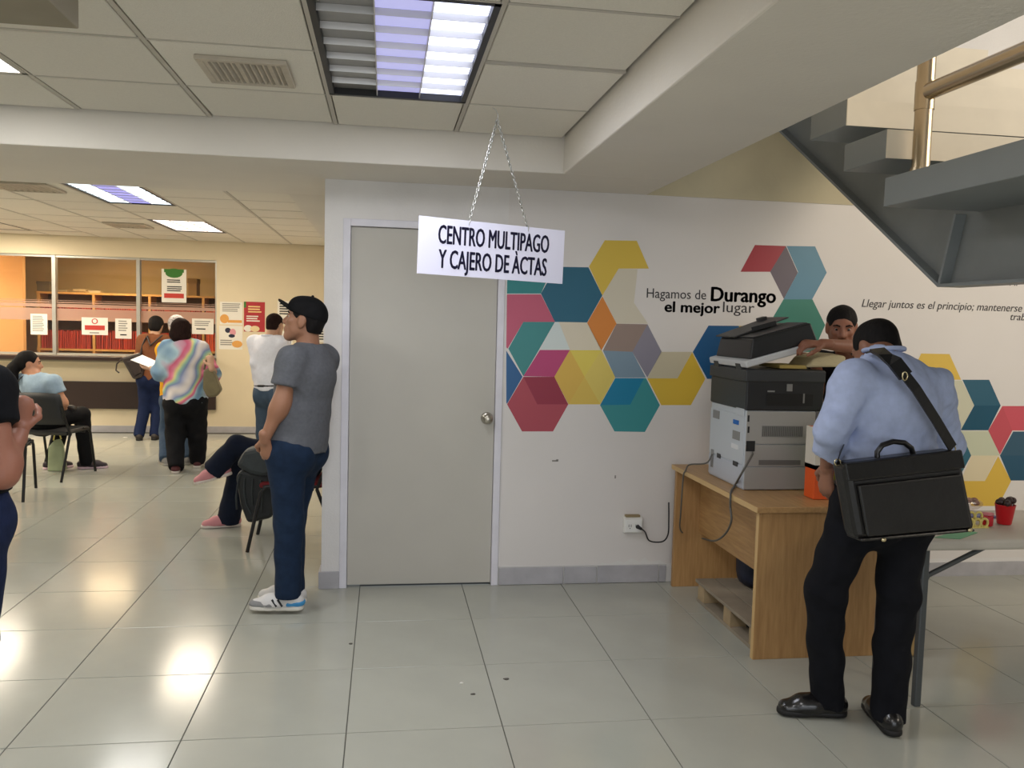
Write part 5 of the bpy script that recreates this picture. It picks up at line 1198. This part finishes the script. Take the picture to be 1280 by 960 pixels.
# ---- seated person with pink sneakers, mostly behind the capped man
H = Vector((-.57, 6.03, .56)); fr = Vector((-1, .12, 0)).normalized(); lf = UP.cross(fr); hL, hR = lr(H, lf, .085); S = H+Vector((.02, 0, .46)); shL, shR = lr(S, lf, .165)
pink = mat('pink_canvas', (206, 138, 142), .7, var=.06); 
I = person('seated person in dark jeans and pink sneakers with legs crossed, behind the capped man', dict(shL=shL, shR=shR, hipL=hL, hipR=hR, elL=S+Vector((.03, -.22, -.25)), wrL=S+Vector((-.05, -.20, -.44)), elR=S+Vector((.03, .22, -.25)), wrR=S+Vector((-.03, .22, -.44)),
    kneeR=W(296, 556, 6.18), ankR=W(272, 583, 6.22), toeR=W(236, 594, 6.26), fuR=Vector((-.30, 0, .95)), kneeL=W(302, 566, 6.36), ankL=onz(287, 644, .085), toeL=onz(250, 652, .05), head=S+Vector((-.04, .03, .21)), hf=Vector((-.9, .3, -.3)), hs=.95),
    SKIN('fair', 0), fabric('maroon_top', (92, 26, 34), .1), fabric('denim_ink', (20, 27, 44), .14, 30, .25, 30), pink, mat('sneaker_sole_cream', (216, 204, 194), .7), g=.92, sleeve=.6, hem=-.03, vox=.011, hvox=.010, wrinkle=.004, flare=1.35,
    hands={'L': (Vector((-.2, .3, -.9)), Vector((0, 1, 0)), Vector((-1, 0, .2)), .5)})
hair_short(I, hair_black, .010)
for an, to, fu in ((W(272, 583, 6.22), W(236, 594, 6.26), Vector((-.30, 0, .95))), (onz(287, 644, .085), onz(250, 652, .05), UP)):
    d = to-an; d = (d-fu*d.dot(fu)).normalized(); g0 = an-fu*.085; sd = fu.cross(d)
    for k in range(3):
        b = MB(); c0 = g0+d*(.05+.022*k)+fu*(.088-.010*k); b.tube([c0+sd*.028-fu*.012, c0, c0-sd*.028-fu*.012], .004, 6); I['child']('lace', b, mat('lace_pink', (226, 190, 190), .8))
    b = MB(); b.cyl(an-fu*.01, an+fu*.05, .040, .038); I['child']('sock', b, mat('black_sock', (20, 20, 22), .9))
bpk = empty('backpack', W(318, 655, 5.86), 'black backpack with straps hanging from the lap of the seated person', 'backpack'); q0 = bpk.location.copy()
bn = mat('black_ripstop', (30, 33, 34), .6, var=.15, vscale=14, bump=.3, bscale=26); bn2 = mat('charcoal_ripstop', (46, 52, 54), .6, var=.15, vscale=14, bump=.3, bscale=26)
MB().prism([W(x, y, 5.84) for x, y in ((294, 596), (300, 588), (336, 592), (345, 628), (340, 648), (309, 655), (300, 632))], (0, .16, 0)).build('pack_body', bn, bpk, bevel=.025).location = -q0
MB().prism([W(x, y, 5.80) for x, y in ((294, 583), (304, 564), (322, 560), (340, 566), (342, 592), (330, 597), (312, 593))], (0, .20, 0)).build('pack_lid', bn2, bpk, bevel=.03).location = -q0
for pts in (((306, 598), (305, 612), (308, 630), (314, 642)), ((316, 598), (315, 615), (316, 632)), ((326, 600), (328, 620), (327, 640)), ((297, 606), (295, 622), (296, 637)), ((301, 592), (298, 600), (297, 610))):
    MB().tube([W(x, y, 5.825) for x, y in pts], .008, 6, flat=.5).build('strap', bn2, bpk).location = -q0
# ---- person in black T-shirt cut off by the left edge, nearest the camera
Y = 3.0
I = person('person in black T-shirt and jeans with a raised fist, cut by the left picture edge', dict(shL=W(-120, 470, Y), shR=W(-12, 484, Y), hipL=W(-86, 650, Y), hipR=W(-26, 652, Y), elL=W(-140, 590, 3.05), wrL=W(-120, 560, 3.25), elR=W(4, 594, 2.95), wrR=W(25, 538, 3.09),
    kneeL=W(-86, 800, 3.03), ankL=Vector((-1.62, 3.05, .085)), toeL=Vector((-1.62, 3.3, .05)), kneeR=W(-32, 800, 3.0), ankR=Vector((-1.44, 3.0, .085)), toeR=Vector((-1.42, 3.25, .05)), head=W(-66, 405, Y+.02), hf=Vector((-.2, 1, -.1)), hs=1.0),
    SKIN('warm', (150, 98, 78)), fabric('black_tee', (14, 15, 20), .2), fabric('denim_deep', (26, 36, 66), .16, 30, .3, 26), mat('sneaker_white', 0), mat('sneaker_sole', 0), g=.95, sleeve=.42, hem=.09, vox=.010, hvox=.007, hands={'R': (Vector((.05, .15, 1)), Vector((-.6, .8, 0)), Vector((.9, .35, .2)), 1.0)}, wrinkle=.004, pant_r=1.0)
hair_short(I, hair_black, .009); face_details(I, hair_black)
# ================================================================== small litter on the floor tiles
spk = mat('grey_litter', (84, 80, 74), .9)
for k, (px, py, r_, lb) in enumerate(((438, 805, .012, 'dark crumb on the floor in front of the door, leftmost'), (591, 868, .012, 'dark crumb on the floor tile below the door, middle one'), (633, 849, .015, 'grey flake on the floor tile below the door, rightmost'), (577, 854, .010, 'pale sliver lying beside the middle crumb'), (156, 547, .03, 'small white scrap on the floor near the counter'))):
    p = onz(px, py, 0); b = MB(); n = 7
    b.prism([(r_*(.6+.5*random.random())*math.cos(2*math.pi*t/n), r_*(.4+.4*random.random())*math.sin(2*math.pi*t/n), .0003) for t in range(n)], (0, 0, .0025))
    o = b.build('litter_scrap', wp if k > 2 else spk); o.location = (p.x, p.y, 0); tag(o, lb, 'litter', 'scraps of litter on the floor')
